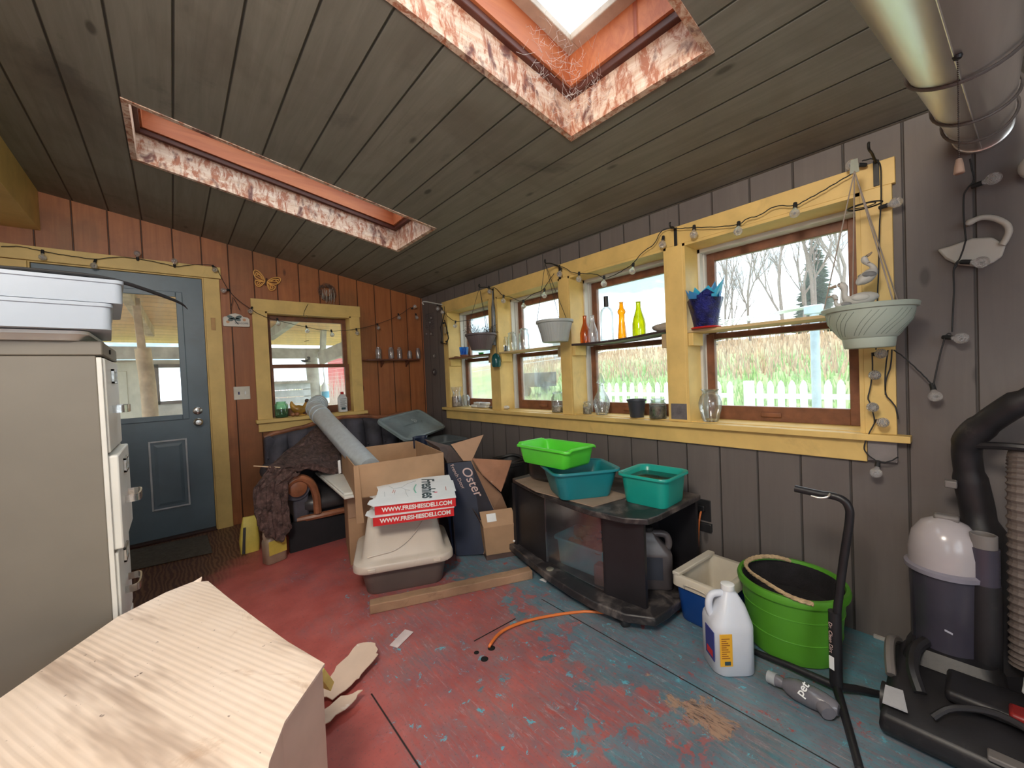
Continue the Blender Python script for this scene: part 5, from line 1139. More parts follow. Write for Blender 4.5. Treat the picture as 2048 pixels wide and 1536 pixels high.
# ================================================================ duct, cords and chain
shiny = mat('brushed_duct', (.78, .765, .73), .31, .88, .10, 3, .02, stretch=(.2, 4, 4))
T = thing('round_duct', 'large shiny round metal duct running under the ceiling into the window wall', 'duct', (2.17, 0, 1.93))
dl = MB(); L = []
q0, q1 = Vector((W - .004, -.012, 1.925)), Vector((.70, .052, 1.835)); n = 40; dr_ = .067; DR = lambda u: dr_ + .060 * u
for u in (0, .25, .5, .75, 1): L.append([q0.lerp(q1, u) + Vector((0, DR(u) * math.cos(a), DR(u) * math.sin(a))) for a in [i * 2 * math.pi / n for i in range(n)]])
dl.loft(L).build('duct_pipe', shiny, T)
MB().tube([q0.lerp(q1, .03) + Vector((0, 0, -DR(.03) - .001)), q1 + Vector((0, 0, -DR(1) - .001))], .0015, 4).build('lock_seam', shiny, T)
MB().lathe([(dr_ + .004, 0), (dr_ + .005, .02), (dr_ + .0, .022)], (W - .001, -.012, 1.925), 40, RY(-math.pi / 2)).build('wall_collar', shiny, T)
gc = mat('grey_cable', (.15, .13, .12), .5)
def ringp(x, tilt, r, sag): 
    u = (q0.x - x) / (q0.x - q1.x); c = q0.lerp(q1, u); r = DR(u) + .007; return [c + Vector((tilt * math.sin(a), (r) * math.cos(a), r * math.sin(a) - (sag if math.sin(a) < 0 else 0) * abs(math.sin(a)))) for a in [i * 2 * math.pi / 30 for i in range(31)]]
for x, tl, sg_, lab in ((1.50, .10, .008, 'grey cable looped round the shiny duct, nearest the camera'), (1.82, .06, .004, 'grey cable looped round the shiny duct, second from the window wall'), (2.0, .03, .006, 'grey cable looped round the shiny duct, closest to the window wall')):
    tag(MB().tube(ringp(x, tl, dr_ + .006, sg_), .0042, 7).build('cable_loop', gc, None), lab, 'cable')
T = thing('pull_chain', 'beaded pull chain with a wooden bell end hanging in front of the shiny duct', 'pull chain', at(0, 1.25, 1915, 113))
c0, c1 = at(0, 1.25, 1915, 113), at(0, 1.25, 1918, 330)
MB().tube([at(0, 1.22, 1874, -14), c0], .0006, 4).build('string', whitem, T)
MB().lathe([(0, -.006), (.006, -.005), (.008, 0), (.006, .005), (0, .006)], c0, 14).build('coupling', blackm, T)
mb = MB(); nb_ = 55
for k in range(nb_): mb.ball(c0.lerp(c1, k / (nb_ - 1)), .0017, 3)
mb.build('beads', mat('dark_brass', (.05, .035, .03), .4, .4), T)
MB().lathe([(.0, .018), (.0045, .016), (.0065, .006), (.0085, -.012), (.007, -.014), (0, -.014)], c1 + Vector((0, 0, -.004)), 14).build('bell_end', mat('pale_wood_bell', (.30, .20, .15), .6), T)
# ================================================================ string lights
bulb_g, nt_, b_ = NT('crackle_bulb_glass'); g_ = G(nt_)
b_.inputs['Transmission Weight'].default_value = .85; b_.inputs['Roughness'].default_value = .06; b_.inputs['IOR'].default_value = 1.45; b_.inputs['Base Color'].default_value = (.97, .97, .97, 1)
g_.bump(g_.n('ShaderNodeTexVoronoi', {'Vector': g_.pos(obj=True), 'Scale': 190.0}).outputs['Distance'], b_, 1.0, .003)
fil = mat('bulb_inner_frost', (.92, .92, .90), .2, 0, .5, 160, 1.0)
def bulb(parent, p, d, r=.0195, first={}):
    d = Vector(d).normalized(); R = aim(d)
    if 'm' not in first:
        mb = MB(); mb.lathe([(0, 0), (.006, .001), (.008, .006)] + [(r * math.sin(a), .008 + r - r * math.cos(a)) for a in [math.radians(q) for q in range(30, 181, 15)]], (0, 0, 0), 14)
        o = mb.build('bulb', bulb_g, None, world=False)
        i_ = MB().ball((0, 0, .008 + r), r * .25, 5).build('frosted_core', fil, None, world=False)
        s_ = MB().lathe([(0, -.024), (.007, -.024), (.008, -.020), (.0085, .002), (0, .002)], (0, 0, 0), 12).build('socket', cord_m, None, world=False)
        first['m'] = (o, i_, s_); o.parent = parent; i_.parent = o; s_.parent = o
    else:
        o = first['m'][0].copy(); COL.objects.link(o); o.parent = parent
        for c in first['m'][1:]:
            d2 = c.copy(); COL.objects.link(d2); d2.parent = o
    o.location = p + d * .006 - parent.location; o.rotation_euler = R.to_euler()
def strand(name, label, cords, bulbs, loc):
    T_ = thing(name, label, 'string lights', loc)
    for c in cords:
        pp = smoothpath(c, 5); MB().tube([p + Vector((0, 0, .0012 * math.sin(i * 1.9))) for i, p in enumerate(pp)], .0024, 6).build('cord', cord_m, T_)
    for p, d in bulbs: bulb(T_, p, d)
    return T_
E_ = lambda x, y, o=.045: at(1, D - o, x, y)
Wn = lambda x, y, o=.05: at(0, W - o, x, y)
cE = [[E_(*p) for p in ((2, 493), (40, 493), (70, 499), (110, 507), (150, 513), (190, 518), (240, 514), (285, 519), (330, 528), (355, 533), (390, 529), (428, 532), (440, 550), (455, 577), (475, 599), (500, 617), (522, 630), (555, 641), (612, 654), (662, 662), (713, 658), (755, 648), (795, 632), (822, 614))],
      [E_(466, 594), E_(464, 606), E_(461, 618)], [E_(467, 596), E_(474, 608), E_(479, 620)]]
bE = [(E_(*p), d) for p, d in (((85, 505), (0, -.2, -1)), ((190, 523), (-.2, -.3, -1)), ((275, 516), (0, -.4, .9)), ((349, 530), (0, -.6, .8)), ((427, 534), (.2, -.6, -.8)), ((455, 580), (-.9, -.4, -.3)), ((503, 617), (-.4, -.5, -.8)), ((555, 640), (.1, -.2, -1)), ((613, 655), (.1, -.3, -1)), ((663, 663), (.1, -.2, -1)), ((713, 660), (.1, -.3, -1)), ((755, 650), (.1, -.4, -1)), ((797, 630), (0, -.4, -1)), ((832, 630), (0, -.4, -1)), ((825, 616), (.3, -.6, .3)))]
bE[-2] = (E_(832, 630), (0, -.4, -1))
strand('string_lights', 'dark string lights with round glass bulbs swagged along the wooden end wall', cE, bE, (.8, D - .04, 1.8))
cW = [[Wn(*p) for p in ((873, 607), (884, 618), (897, 634), (912, 643), (930, 641), (946, 640))], [Wn(*p) for p in ((978, 574), (992, 577), (1005, 590), (1023, 595), (1043, 602), (1066, 588), (1084, 581), (1095, 566), (1108, 547))],
      [Wn(*p) for p in ((1108, 532), (1128, 535), (1145, 545), (1170, 547), (1193, 549), (1211, 556), (1235, 547), (1250, 538), (1264, 529), (1285, 505), (1308, 488), (1320, 466), (1334, 457), (1360, 457), (1387, 455), (1430, 454), (1475, 449), (1495, 437), (1518, 431), (1550, 413), (1589, 411), (1612, 400), (1640, 385), (1672, 366), (1706, 346))]]
bW = [(Wn(*p), d) for p, d in (((875, 611), (0, -.1, -1)), ((884, 618), (0, -.2, -1)), ((911, 645), (-.1, .1, -1)), ((978, 576), (0, -.2, -1)), ((1007, 594), (-.1, 0, -1)), ((1047, 604), (0, 0, -1)), ((1089, 582), (-.1, 0, -1)), ((1121, 540), (-.4, 0, -1)), ((1158, 549), (-.1, 0, -1)), ((1208, 557), (-.1, 0, -1)), ((1266, 532), (-.3, 0, -1)), ((1326, 478), (-.3, 0, -1)), ((1388, 457), (-.2, 0, -1)), ((1477, 450), (-.3, 0, -1)), ((1590, 413), (-.3, 0, -1)), ((1722, 330), (-.6, .8, .2)), ((1770, 412), (-.3, -1, 0)))]
strand('string_lights', 'dark string lights with crackle glass bulbs swagged along the tops of the four windows', cW, bW, (W - .05, 1.8, 1.9))
cT = [[Wn(*p) for p in ((1724, 322), (1745, 318), (1760, 328), (1762, 370), (1762, 409), (1759, 453), (1757, 546), (1755, 592), (1752, 700))],
      [Wn(*p) for p in ((1744, 705), (1745, 739), (1741, 773), (1736, 796), (1741, 808), (1749, 842), (1741, 861), (1731, 883), (1730, 902), (1753, 922), (1775, 924), (1797, 914))],
      [Wn(*p) for p in ((1784, 699), (1781, 733), (1772, 761), (1772, 789), (1790, 812), (1796, 838))], [Wn(*p) for p in ((1776, 700), (1772, 730), (1770, 760), (1771, 790))],
      [Wn(*p) for p in ((1787, 700), (1805, 712), (1825, 730), (1845, 749), (1859, 764), (1866, 773))], [Wn(*p) for p in ((1866, 773), (1872, 745), (1880, 710), (1892, 671), (1903, 668))],
      [Wn(*p) for p in ((1904, 664), (1906, 620), (1908, 580), (1908, 536), (1921, 514), (1932, 480))],
      [Wn(*p) for p in ((1932, 482), (1928, 440), (1927, 410), (1930, 384), (1948, 360), (1944, 340), (1940, 318))], [Wn(*p) for p in ((1908, 540), (1918, 524), (1933, 520))]]
bT = [(Wn(*p), d) for p, d in (((1752, 708), (-.8, -.5, 0)), ((1745, 750), (-.9, -.3, 0)), ((1741, 813), (-.9, -.3, 0)), ((1757, 843), (-.9, -.5, 0)), ((1755, 930), (-.6, .1, -1)), ((1866, 776), (-.5, -.2, -1)), ((1898, 675), (-.5, -1, -.2)), ((1935, 524), (-.2, -1, -.3)), ((1958, 368), (-.3, -1, .1)))]
strand('string_lights', 'dark string lights tangled down the right window casing and up to the duct', cT, bT, (W - .05, .1, 1.3))
# ================================================================ hooks, hanging baskets
iron = mat('black_iron', (.02, .02, .02), .5, .3)
def hook(label, y, z, m_=iron, reach=.14, plate=.09, curl=True):
    T_ = thing('plant_hook', label, 'hook', (W - .024, y, z)); x0 = W - .024
    MB().box(x0 - .003, y - .009, z - plate, x0, y + .009, z + .01).build('wall_plate', m_, T_, bevel=.001)
    MB().tube(smoothpath([(x0, y, z), (x0 - reach * .6, y, z + .008), (x0 - reach, y, z + .002), (x0 - reach - .012, y, z + .016), (x0 - reach - .004, y, z + .026)]), .0045, 8).build('arm', m_, T_)
hook('black plant hook above the brown ribbed basket', at(0, W - .03, 985, 577).y, 1.90)
hook('black plant hook above the pale grey ribbed basket', at(0, W - .03, 1118, 535).y, 1.915)
hook('black plant hook above the mullion right of the coloured bottles', at(0, W - .03, 1350, 470).y, 1.915, reach=.05)
hook('black plant hook above the large mint basket at the right', at(0, W - .03, 1752, 345).y, 1.925, reach=.15)
T = thing('shelf_hook', 'pale curled metal hook at the far left end of the window casing', 'hook', (2.12, 3.6, 1.93))
MB().tube(smoothpath([(W, 3.58, 1.905), (2.10, 3.60, 1.915), (1.98, 3.62, 1.93), (1.95, 3.63, 1.918), (1.965, 3.63, 1.90)]), .006, 8).build('curl', mat('pale_metal', (.5, .5, .5), .4, .3), T)
def basket(label, c, rt, rb, h, mt, hookp, strings, ribs=36, oval=1.0, smat=None):
    T_ = thing('hanging_basket', label, 'hanging basket', c); c = Vector(c)
    def ring(r, z, rib): return [c + Vector((r * (1 + rib * (.5 + .5 * math.cos(ribs * a)) ) * math.cos(a), r * (1 + rib * (.5 + .5 * math.cos(ribs * a))) * math.sin(a), z)) for a in [i * 2 * math.pi / 144 for i in range(144)]]
    MB().loft([ring(rb, 0, 0), ring(rb * 1.02, .006, .02), ring(rb + (rt * .88 - rb) * .5, h * .45, .025), ring(rt * .90, h * .82, .02), ring(rt * .91, h * .86, 0), ring(rt * .99, h * .88, 0), ring(rt, h * .92, 0), ring(rt * .99, h, 0), ring(rt * .94, h, 0), ring(rt * .86, h * .8, 0), ring(rb * .9, .02, 0)]).build('pot', mt, T_, angle=45)
    hp = Vector(hookp)
    for a in strings:
        e = c + Vector((rt * .95 * math.cos(a), rt * .95 * math.sin(a), h * .97)); MB().tube([hp, hp.lerp(e, .5) + Vector((0, 0, -.004)), e], .0018, 5).build('hanger', smat or cord_m, T_)
    MB().tube([hp + Vector((0, 0, .03)), hp + Vector((.008, 0, .015)), hp], .003, 6).build('hanger_clip', smat or cord_m, T_)
    return T_
brn = mat('mauve_brown_pot', (.105, .080, .085), .5, 0, .1, 5, .03); pg_ = mat('pale_grey_pot', (.36, .39, .39), .45, 0, .06, 5, .02); mint = mat('mint_pot', (.40, .47, .405), .45, 0, .05, 4, .02)
hA = (W - .17, at(0, W - .03, 985, 577).y, 1.90); cA = at(0, 2.01, 964, 698)
Tb_ = basket('mauve-brown ribbed hanging basket of dry stems at the far window', (hA[0], cA.y, 1.375), .135, .083, .135, brn, hA, (.3, 2.4, 4.5))
mb = MB(); rg = random.Random(8)
for k in range(70):
    a = rg.uniform(0, 6.28); r_ = rg.uniform(.02, .12); b_ = Vector((hA[0] + r_ * .7 * math.cos(a), cA.y + r_ * .7 * math.sin(a), 1.505)); e = b_ + Vector((math.cos(a) * .04, math.sin(a) * .04, rg.uniform(.02, .07))); e2 = e + Vector((math.cos(a) * .03, math.sin(a) * .03, rg.uniform(-.06, .02)))
    mb.tube([b_, e, e2], .0012, 3); mb.ball(e2, .004, 3, (1, 1, .6))
    if k % 4 == 0: mb.ball(e, .005, 3)
mb.build('dry_stems', mat('dead_stems', (.075, .06, .06), .9, 0, .4, 30), Tb_, smooth=False)
hB = (W - .17, at(0, W - .03, 1118, 535).y, 1.915); cB = at(0, 2.01, 1112, 687)
basket('pale grey ribbed hanging basket between the second and third windows', (hB[0], cB.y, 1.365), .128, .086, .145, pg_, hB, (.4, 2.5, 4.6))
hC = (W - .19, at(0, W - .10, 1718, 345).y, 1.925); cC = at(0, 1.96, 1738, 697)
T = thing('hanging_basket', 'large mint green hanging bowl basket at the right end of the windows', 'hanging basket', (1.96, cC.y, 1.20)); c = Vector((1.96, cC.y, 1.195))
MB().lathe([(0, 0), (.068, 0), (.072, .004), (.076, .035), (.079, .037), (.082, .04), (.118, .095), (.126, .135), (.134, .137), (.138, .150), (.134, .154), (.124, .152), (.112, .1), (.06, .01), (0, .01)], c, 64).build('pot', mint, T, angle=40)
mb = MB()
for s in range(9):
    for k in range(3):
        a0 = s * .7 + k * .16; RB = lambda z: (.082 + (z - .04) / .055 * .036 if z < .095 else .118 + (z - .095) / .04 * .008); mb.tube([c + Vector((RB(.045 + .082 * u) * math.cos(a0 + u * .55), RB(.045 + .082 * u) * math.sin(a0 + u * .55), .045 + .082 * u)) for u in [i / 12 for i in range(13)]], .0011, 4)
mb.build('sunburst_grooves', mat('mint_groove', (.20, .25, .21), .7), T)
hp = Vector((hC[0], hC[1], hC[2] - .02))
tws = mat('taupe_hanger', (.30, .25, .21), .6)
MB().slab([hp + Vector((0, -.010, -.0)), hp + Vector((0, .010, 0)), hp + Vector((0, .014, -.05)), hp + Vector((0, -.014, -.05))], (.002, 0, 0)).build('hanger_clip', mat('mint_clip', (.28, .31, .26), .6), T, smooth=False)
for a in (1.9, -2.5, -.6, .5): MB().tube([hp + Vector((0, 0, -.045)), c + Vector((.130 * math.cos(a), .130 * math.sin(a), .15))], .0022, 6).build('hanger', tws, T)
bz = c + Vector((-.01, .0, .154))
# ---- ducks
dw = mat('duck_white', (.50, .49, .46), .5, 0, .06, 5, .02); dbeak = mat('duck_beak', (.32, .25, .18), .5); dgr = mat('duck_grey', (.20, .20, .20), .5, 0, .2, 30)
def duck(name, label, o, s, face, band=False, perch=True, up=0):
    T_ = thing(name, label, 'ornament', o, face); f = lambda x, y, z: Vector((x * s, y * s, z * s))
    R_ = RY(-up)
    pts = [f(-.5, 0, .30), f(-.40, 0, .33), f(-.2, 0, .30), f(.0, 0, .27), f(.2, 0, .30), f(.30, 0, .42), f(.30, 0, .60), f(.32, 0, .72), f(.40, 0, .80), f(.48, 0, .79)]
    MB().tube([R_ @ p for p in smoothpath(pts, 3)], [s * r_ for r_ in ([.02, .06, .10, .13, .17, .19, .21, .22, .22, .21, .20, .18, .15, .12, .10, .085, .08, .08, .085, .09, .10, .105, .11, .11, .10, .08, .06, .03])], 12).build('body', dw, T_, world=False)
    MB().tube([R_ @ f(.50, 0, .79), R_ @ f(.62, 0, .76), R_ @ f(.70, 0, .76)], [s * .055, s * .04, s * .02], 8).build('beak', dbeak, T_, world=False)
    for sd_ in (-1, 1):
        MB().ball(R_ @ f(-.05, sd_ * .19, .33), s * .2, 8, (1.1, .25, .55)).build('wing', dgr if band else dw, T_, world=False)
        MB().ball(R_ @ f(.44, sd_ * .085, .83), s * .016, 5).build('eye', blackm, T_, world=False)
        if perch: MB().tube([f(.0, sd_ * .08, .14), f(.0, sd_ * .08, .0)], s * .025, 6).build('leg', dbeak, T_, world=False)
    if band: MB().lathe([(.085 * s, -.02 * s), (.095 * s, 0), (.085 * s, .02 * s)], R_ @ f(.30, 0, .60), 12).build('neck_band', mat('brown_band', (.18, .10, .06), .6), T_, world=False)
    return T_
dp = at(0, 1.93, 1715, 600)
duck('duck_figure', 'white duck figurine standing in the mint basket', (1.93, dp.y, 1.340), .118, math.radians(105))
dp2 = at(0, 1.91, 1695, 602); duck('duck_figure', 'small banded duck figurine beside the white duck in the mint basket', (1.91, dp2.y + .012, 1.335), .075, math.radians(120), True)
dp3 = at(0, 2.04, 1752, 540); T3 = duck('duck_figure', 'white duck ornament hanging from a cord above the mint basket', (2.04, dp3.y, 1.455), .10, math.radians(-60), True, False, .85)
dtop = T3.location + Vector((0, 0, .09)); 
T = thing('metal_ring', 'flat dark ring hanging sideways by the right window casing', 'ring', at(0, 2.04, 1727, 413)); rc = at(0, 2.04, 1729, 412)
MB().tube([rc + Vector((.035 * math.cos(a), .05 * math.sin(a), 0)) for a in [i * 2 * math.pi / 30 for i in range(31)]], .003, 6).build('hoop', iron, T)
MB().tube([rc + Vector((.022 * math.cos(a), .032 * math.sin(a), .002)) for a in [i * 2 * math.pi / 24 for i in range(25)]], .002, 6).build('inner_hoop', iron, T)
# ================================================================ shelves in the windows
darkw = mat('dark_shelf_board', (.045, .028, .028), .5, 0, .2, 8); redw = mat('reddish_shelf_board', (.22, .09, .05), .5, 0, .2, 8); paley = mat('pale_yellow_board', (.62, .47, .24), .55, 0, .1, 6, .05)
sx0, sx1 = W - .025, W + .155
for k, (mt, lab, wy) in enumerate(((redw, 'thin reddish shelf board across the leftmost window', .0), (paley, 'plain shelf board across the second window, holding glass jars', 0), (darkw, 'warped dark shelf board across the third window, holding coloured bottles', 1), (paley, 'yellow shelf board across the rightmost window, holding the blue foil pot', 0))):
    a, b = WIN[k]; a += .016; b -= .016
    if k == 2: a -= .0
    loops = []
    for j in range(11):
        y = b + (a - b) * j / 10; w = (.020 * (j / 10) ** 2 - .008 * math.sin(math.pi * j / 10)) * wy
        loops.append([Vector((sx0, y, 1.340 + w)), Vector((sx1, y, 1.340 + w)), Vector((sx1, y, 1.354 + w)), Vector((sx0, y, 1.354 + w))])
    T = thing('window_shelf', lab, 'shelf', (W + .05, (a + b) / 2, 1.34))
    MB().loft(loops).build('shelf_board', mt, T, smooth=False, bevel=.0015)
    for yy, s in ((b, -1), (a, 1)):
        MB().box(W - .018, min(yy, yy + s * .028), 1.27, W + .10, max(yy, yy + s * .028), 1.3395 if not (wy and s == 1) else 1.35).build('support_block', yellow if s == -1 else mat('block_wood', (.42, .30, .16), .6), T, bevel=.002)
# ---- glassware
amber = glass('amber_glass', (.80, .30, .02), .14, .25, (.95, .5, .08), edge=.8); amber2 = glass('golden_glass', (.85, .46, .02), .14, .2, (.95, .68, .1), edge=.8); ylw = glass('yellow_glass', (.62, .62, .02), .14, .2, (.85, .85, .1), edge=.8); greeng = glass('green_tint_glass', (.55, .85, .62), .15, .2, (.6, .9, .7), edge=.8); frost = glass('frosted_glass', (.92, .90, .90), .2, .4, (.9, .9, .92), edge=.8)
def bottle(name, label, c, prof, mt, cat='bottle', group=None, extra=None, n=28):
    T_ = thing(name, label, cat, c, group=group)
    MB().lathe(prof, c, n).build('glass_body', mt, T_)
    for nm, pr, m2 in (extra or []): MB().lathe(pr, c, n).build(nm, m2, T_)
    return T_
def onshelf(pxx, xx=2.23): return (xx, at(0, xx, pxx, 680).y, 1.3545)
def sh3(pxx, xx=2.23):
    y = at(0, xx, pxx, 680).y; a, b = WIN[2]; j = (b - y) / (b - a); return (xx, y, 1.3545 + .020 * j * j - .008 * math.sin(math.pi * j))
bottle('glass_bottle', 'orange glass bottle, leftmost on the warped dark shelf', sh3(1171, 2.20), [(0, 0), (.034, 0), (.036, .01), (.036, .07), (.028, .10), (.014, .14), (.0125, .185), (.015, .188), (.012, .190), (.010, .188)], amber)
bottle('glass_bottle', 'frosted pale glass bottle beside the orange bottle', sh3(1186, 2.215), [(0, 0), (.034, 0), (.035, .01), (.035, .07), (.027, .10), (.015, .14), (.0125, .180), (.014, .188), (.010, .186)], frost)
bottle('glass_bottle', 'tall clear glass bottle with a black cap on the warped dark shelf', sh3(1215), [(0, 0), (.040, 0), (.042, .01), (.042, .19), (.034, .215), (.016, .228), (.014, .24), (.012, .24)], clear, extra=[('black_cap', [(.0155, .232), (.0155, .30), (0, .302)], blackm)])
bottle('glass_bottle', 'golden ringed-neck glass bottle on the warped dark shelf', sh3(1245), [(0, 0), (.028, 0), (.028, .02), (.019, .12), (.018, .16), (.024, .168), (.026, .18), (.022, .192), (.015, .20), (.012, .235), (.017, .238), (.013, .24), (.010, .238)], amber2)
bottle('glass_bottle', 'bright yellow glass bottle on the warped dark shelf', sh3(1279), [(0, 0), (.040, 0), (.041, .012), (.040, .08), (.034, .11), (.019, .16), (.0145, .18), (.014, .212), (.018, .215), (.014, .218), (.011, .215)], ylw)
rock = mat('rough_stone', (.42, .36, .30), .9, 0, .25, 14, .4)
def stone(label, c, r, sc, seed, mt=rock):
    rg = random.Random(seed); mb = MB(); mb.ball((0, 0, 0), r, 8, sc)
    for v in mb.v: v *= 1 + .18 * math.sin(v.x * 90 + seed) * math.cos(v.y * 70 + seed) + .1 * math.sin(v.z * 120)
    zmin = min(v.z for v in mb.v); mb.v = [v + Vector((c[0], c[1], c[2] - zmin)) for v in mb.v]
    return tag(mb.build('stone', mt, None), label, 'stone')
c = sh3(1325); stone('rough pale stone at the right end of the warped dark shelf', c, .035, (1, 1.6, .75), 2)
def lid_jar(label, c, r, h, mt=clear, fill=None, fillh=.4, lid=True, name='glass_jar', group=None):
    ex = []
    if fill: ex.append(('contents', [(0, .004), (r * .88, .004), (r * .88, h * fillh), (r * .5, h * fillh + .006), (0, h * fillh + .004)], fill))
    if lid: ex.append(('glass_lid', [(r * .72, h * .90), (r * .86, h * .91), (r * .86, h * .945), (r * .5, h * .97), (r * .55, h), (0, h)], mt))
    return bottle(name, label, c, [(0, 0), (r * .95, 0), (r, .006), (r, h * .72), (r * .75, h * .82), (r * .74, h * .90), (r * .70, h * .90)], mt, 'jar', group, ex)
seeds = mat('dark_seeds', (.05, .04, .035), .9, 0, .4, 60, .5); shells = mat('mixed_shells', (.50, .42, .34), .8, 0, .6, 45, .8); pebbles = mat('dark_pebbles', (.17, .16, .13), .8, 0, .7, 40, .9)
lid_jar('small glass jar half full of dark seeds at the left of the second window shelf', onshelf(1008), .030, .14, fill=seeds, fillh=.38)
lid_jar('glass jar with a blue dot, middle of the three on the second window shelf', onshelf(1024), .040, .165, lid=True)
lid_jar('wide glass jar with wire lid, right of the three on the second window shelf', onshelf(1048), .043, .18)
p = onshelf(927, 2.22); blueg = glass('blue_cup_glass', (.03, .42, .80), .15, .45, (.05, .5, .85))
bottle('blue_cup', 'bright blue glass cup on the leftmost window shelf', (p[0], p[1], p[2] + .02), [(0, 0), (.036, 0), (.044, .05), (.046, .075), (.043, .075), (.034, .006)], blueg, 'cup')
tag(MB().lathe([(0, 0), (.036, 0), (.042, .019), (0, .019)], p, 20).build('terracotta_saucer', mat('terracotta', (.22, .085, .05), .8), None), 'small terracotta saucer under the blue glass cup', 'saucer')
p = onshelf(961, 2.22); tag(MB().lathe([(0, 0), (.022, 0), (.026, .022), (0, .024)], p, 16).build('green_lid', mat('bright_green', (.03, .50, .06), .4), None), 'small bright green lid on the leftmost window shelf', 'lid')
tag(MB().tube(smoothpath([(p[0], at(0, 2.2, 903, 708).y, 1.358), (p[0], at(0, 2.2, 908, 705).y, 1.366), (p[0], at(0, 2.2, 915, 708).y, 1.358)]), .005, 6).build('dry_pods', mat('pod_brown', (.3, .19, .1), .9), None), 'dry brown seed pod at the left end of the leftmost window shelf', 'seed pod')
# blue foil pot
fo = mat('blue_foil', (.012, .016, .16), .22, .35, .6, 22, .9); cy_ = mat('cyan_tissue', (.03, .38, .62), .45, 0, .2, 10, .1); cy2 = mat('sky_tissue', (.06, .28, .62), .5, 0, .15, 10, .1)
p = Vector((2.17, at(0, 2.17, 1412, 655).y, 1.3545)); T = thing('foil_wrapped_pot', 'flower pot wrapped in dark blue foil with cyan tissue on the rightmost window shelf', 'flower pot', p)
def fring(r, z, k, am): return [p + Vector((r * (1 + am * math.sin(7 * a + k)) * math.cos(a), r * (1 + am * math.sin(7 * a + k)) * math.sin(a), z + am * .06 * math.sin(5 * a + k))) for a in [i * 2 * math.pi / 48 for i in range(48)]]
MB().loft([fring(.058, .006, 0, 0), fring(.064, .05, 0, .02), fring(.074, .10, 1, .03), fring(.086, .155, 2, .05), fring(.082, .155, 2, .05), fring(.05, .03, 0, 0)]).build('foil_wrap', fo, T, angle=60)
MB().lathe([(0, 0), (.070, 0), (.074, .004), (.072, .008), (0, .006)], p, 28).build('red_saucer', mat('red_plastic', (.55, .015, .015), .4), T)
for k, (a, hgt, mt) in enumerate(((2.6, .05, cy2), (1.8, .07, cy2), (.9, .09, cy_), (-.2, .11, cy2), (-1.0, .12, cy2), (-1.7, .09, cy_), (-2.6, .06, cy_), (3.6, .045, fo))):
    b_ = p + Vector((.06 * math.cos(a), .06 * math.sin(a), .12)); o_ = p + Vector((.096 * math.cos(a), .096 * math.sin(a), .15 + hgt)); s_ = Vector((-math.sin(a), math.cos(a), 0)) * .042
    MB().slab([b_ - s_, b_ + s_, b_ + s_ * 1.1 + Vector((0, 0, .05)), o_ + s_ * .1, b_ - s_ * 1.0 + Vector((0, 0, .05))], (.001, .001, 0)).build('tissue_point', mt, T, smooth=False)
# ---- on the stool (sill)
SZ = WB + .0005
def onsill(pxx, xx=2.22): return (xx, at(0, xx, pxx, 830).y, WB + .0045 if xx > W + .01 else SZ)
p = onsill(915, 2.20)
bottle('glass_vase', 'flared glass vase of shells at the left end of the window sill', p, [(0, 0), (.050, 0), (.052, .01), (.046, .10), (.036, .135), (.052, .19), (.055, .20), (.051, .199)], frost, 'vase', None, [('contents', [(0, .005), (.045, .005), (.041, .10), (0, .11)], shells)])
lid_jar('glass jar with a handle beside the vase of shells', onsill(933, 2.25), .042, .13, lid=False)
ic = mat('glass_block', (.66, .68, .68), .15, 0, .1, 9)
for k, (a, b, z) in enumerate(((944, 956, 0), (957, 975, 0), (950, 962, 1), (963, 977, 1))):
    y0_, y1_ = at(0, 2.22, a, 812).y, at(0, 2.22, b, 812).y
    tag(MB().box(2.20, min(y0_, y1_) + .004, WB + .005 + z * .0255, 2.25, max(y0_, y1_), WB + .030 + z * .0255).build('glass_dish', ic, None, bevel=.008), ('small pale glass dish, lower left of the stack on the leftmost window sill', 'small pale glass dish, lower right of the stack on the leftmost window sill', 'small pale glass dish, upper left of the stack on the leftmost window sill', 'small pale glass dish, upper right of the stack on the leftmost window sill')[k], 'dish', 'glass dishes on the sill of the leftmost window')
stone('small dark flat stone on the leftmost window sill', onsill(983, 2.19), .022, (1, 1.6, .5), 5, mat('dark_stone', (.10, .08, .06), .8)); stone('white seashell-like stone on the sill of the second window', onsill(1012, 2.20), .025, (1, 1.8, .6), 7, mat('shell_white', (.68, .64, .58), .7, 0, .2, 30))
lid_jar('tall glass jar of small shells at the right of the second window', onsill(1117, 2.23), .050, .155, fill=shells, fillh=.28)
lid_jar('tiny glass jar of shells left of the cut glass decanter', onsill(1175, 2.21), .030, .088, fill=shells, fillh=.5)
p = onsill(1204, 2.22)
T = bottle('decanter', 'diamond-cut glass decanter with a pointed stopper on the window sill', p, [(0, 0), (.036, 0), (.042, .02), (.052, .06), (.054, .085), (.046, .12), (.026, .155), (.016, .175), (.015, .20), (.017, .203), (.012, .203)], clear, 'decanter', None, [('stopper', [(.010, .195), (.010, .212), (.030, .216), (.016, .25), (.006, .282), (0, .286)], clear)])
mb = MB()
for s in (-1, 1):
    for k in range(12):
        a0 = k * math.pi / 6
        def rr(z): return .042 + (.054 - .042) * smooth(.02, .07, z) - .010 * smooth(.09, .12, z) + .0005
        mb.tube([Vector(p) + Vector((rr(z) * math.cos(a0 + s * z * 9), rr(z) * math.sin(a0 + s * z * 9), z)) for z in [.015 + i * .0135 for i in range(8)]], .0011, 3)
mb.build('diamond_cuts', mat('cut_glass_lines', (.42, .44, .45), .3), T)
p = onsill(1274, 2.20); T = thing('nursery_pot', 'empty black plastic plant pot on the sill below the coloured bottles', 'pot', p)
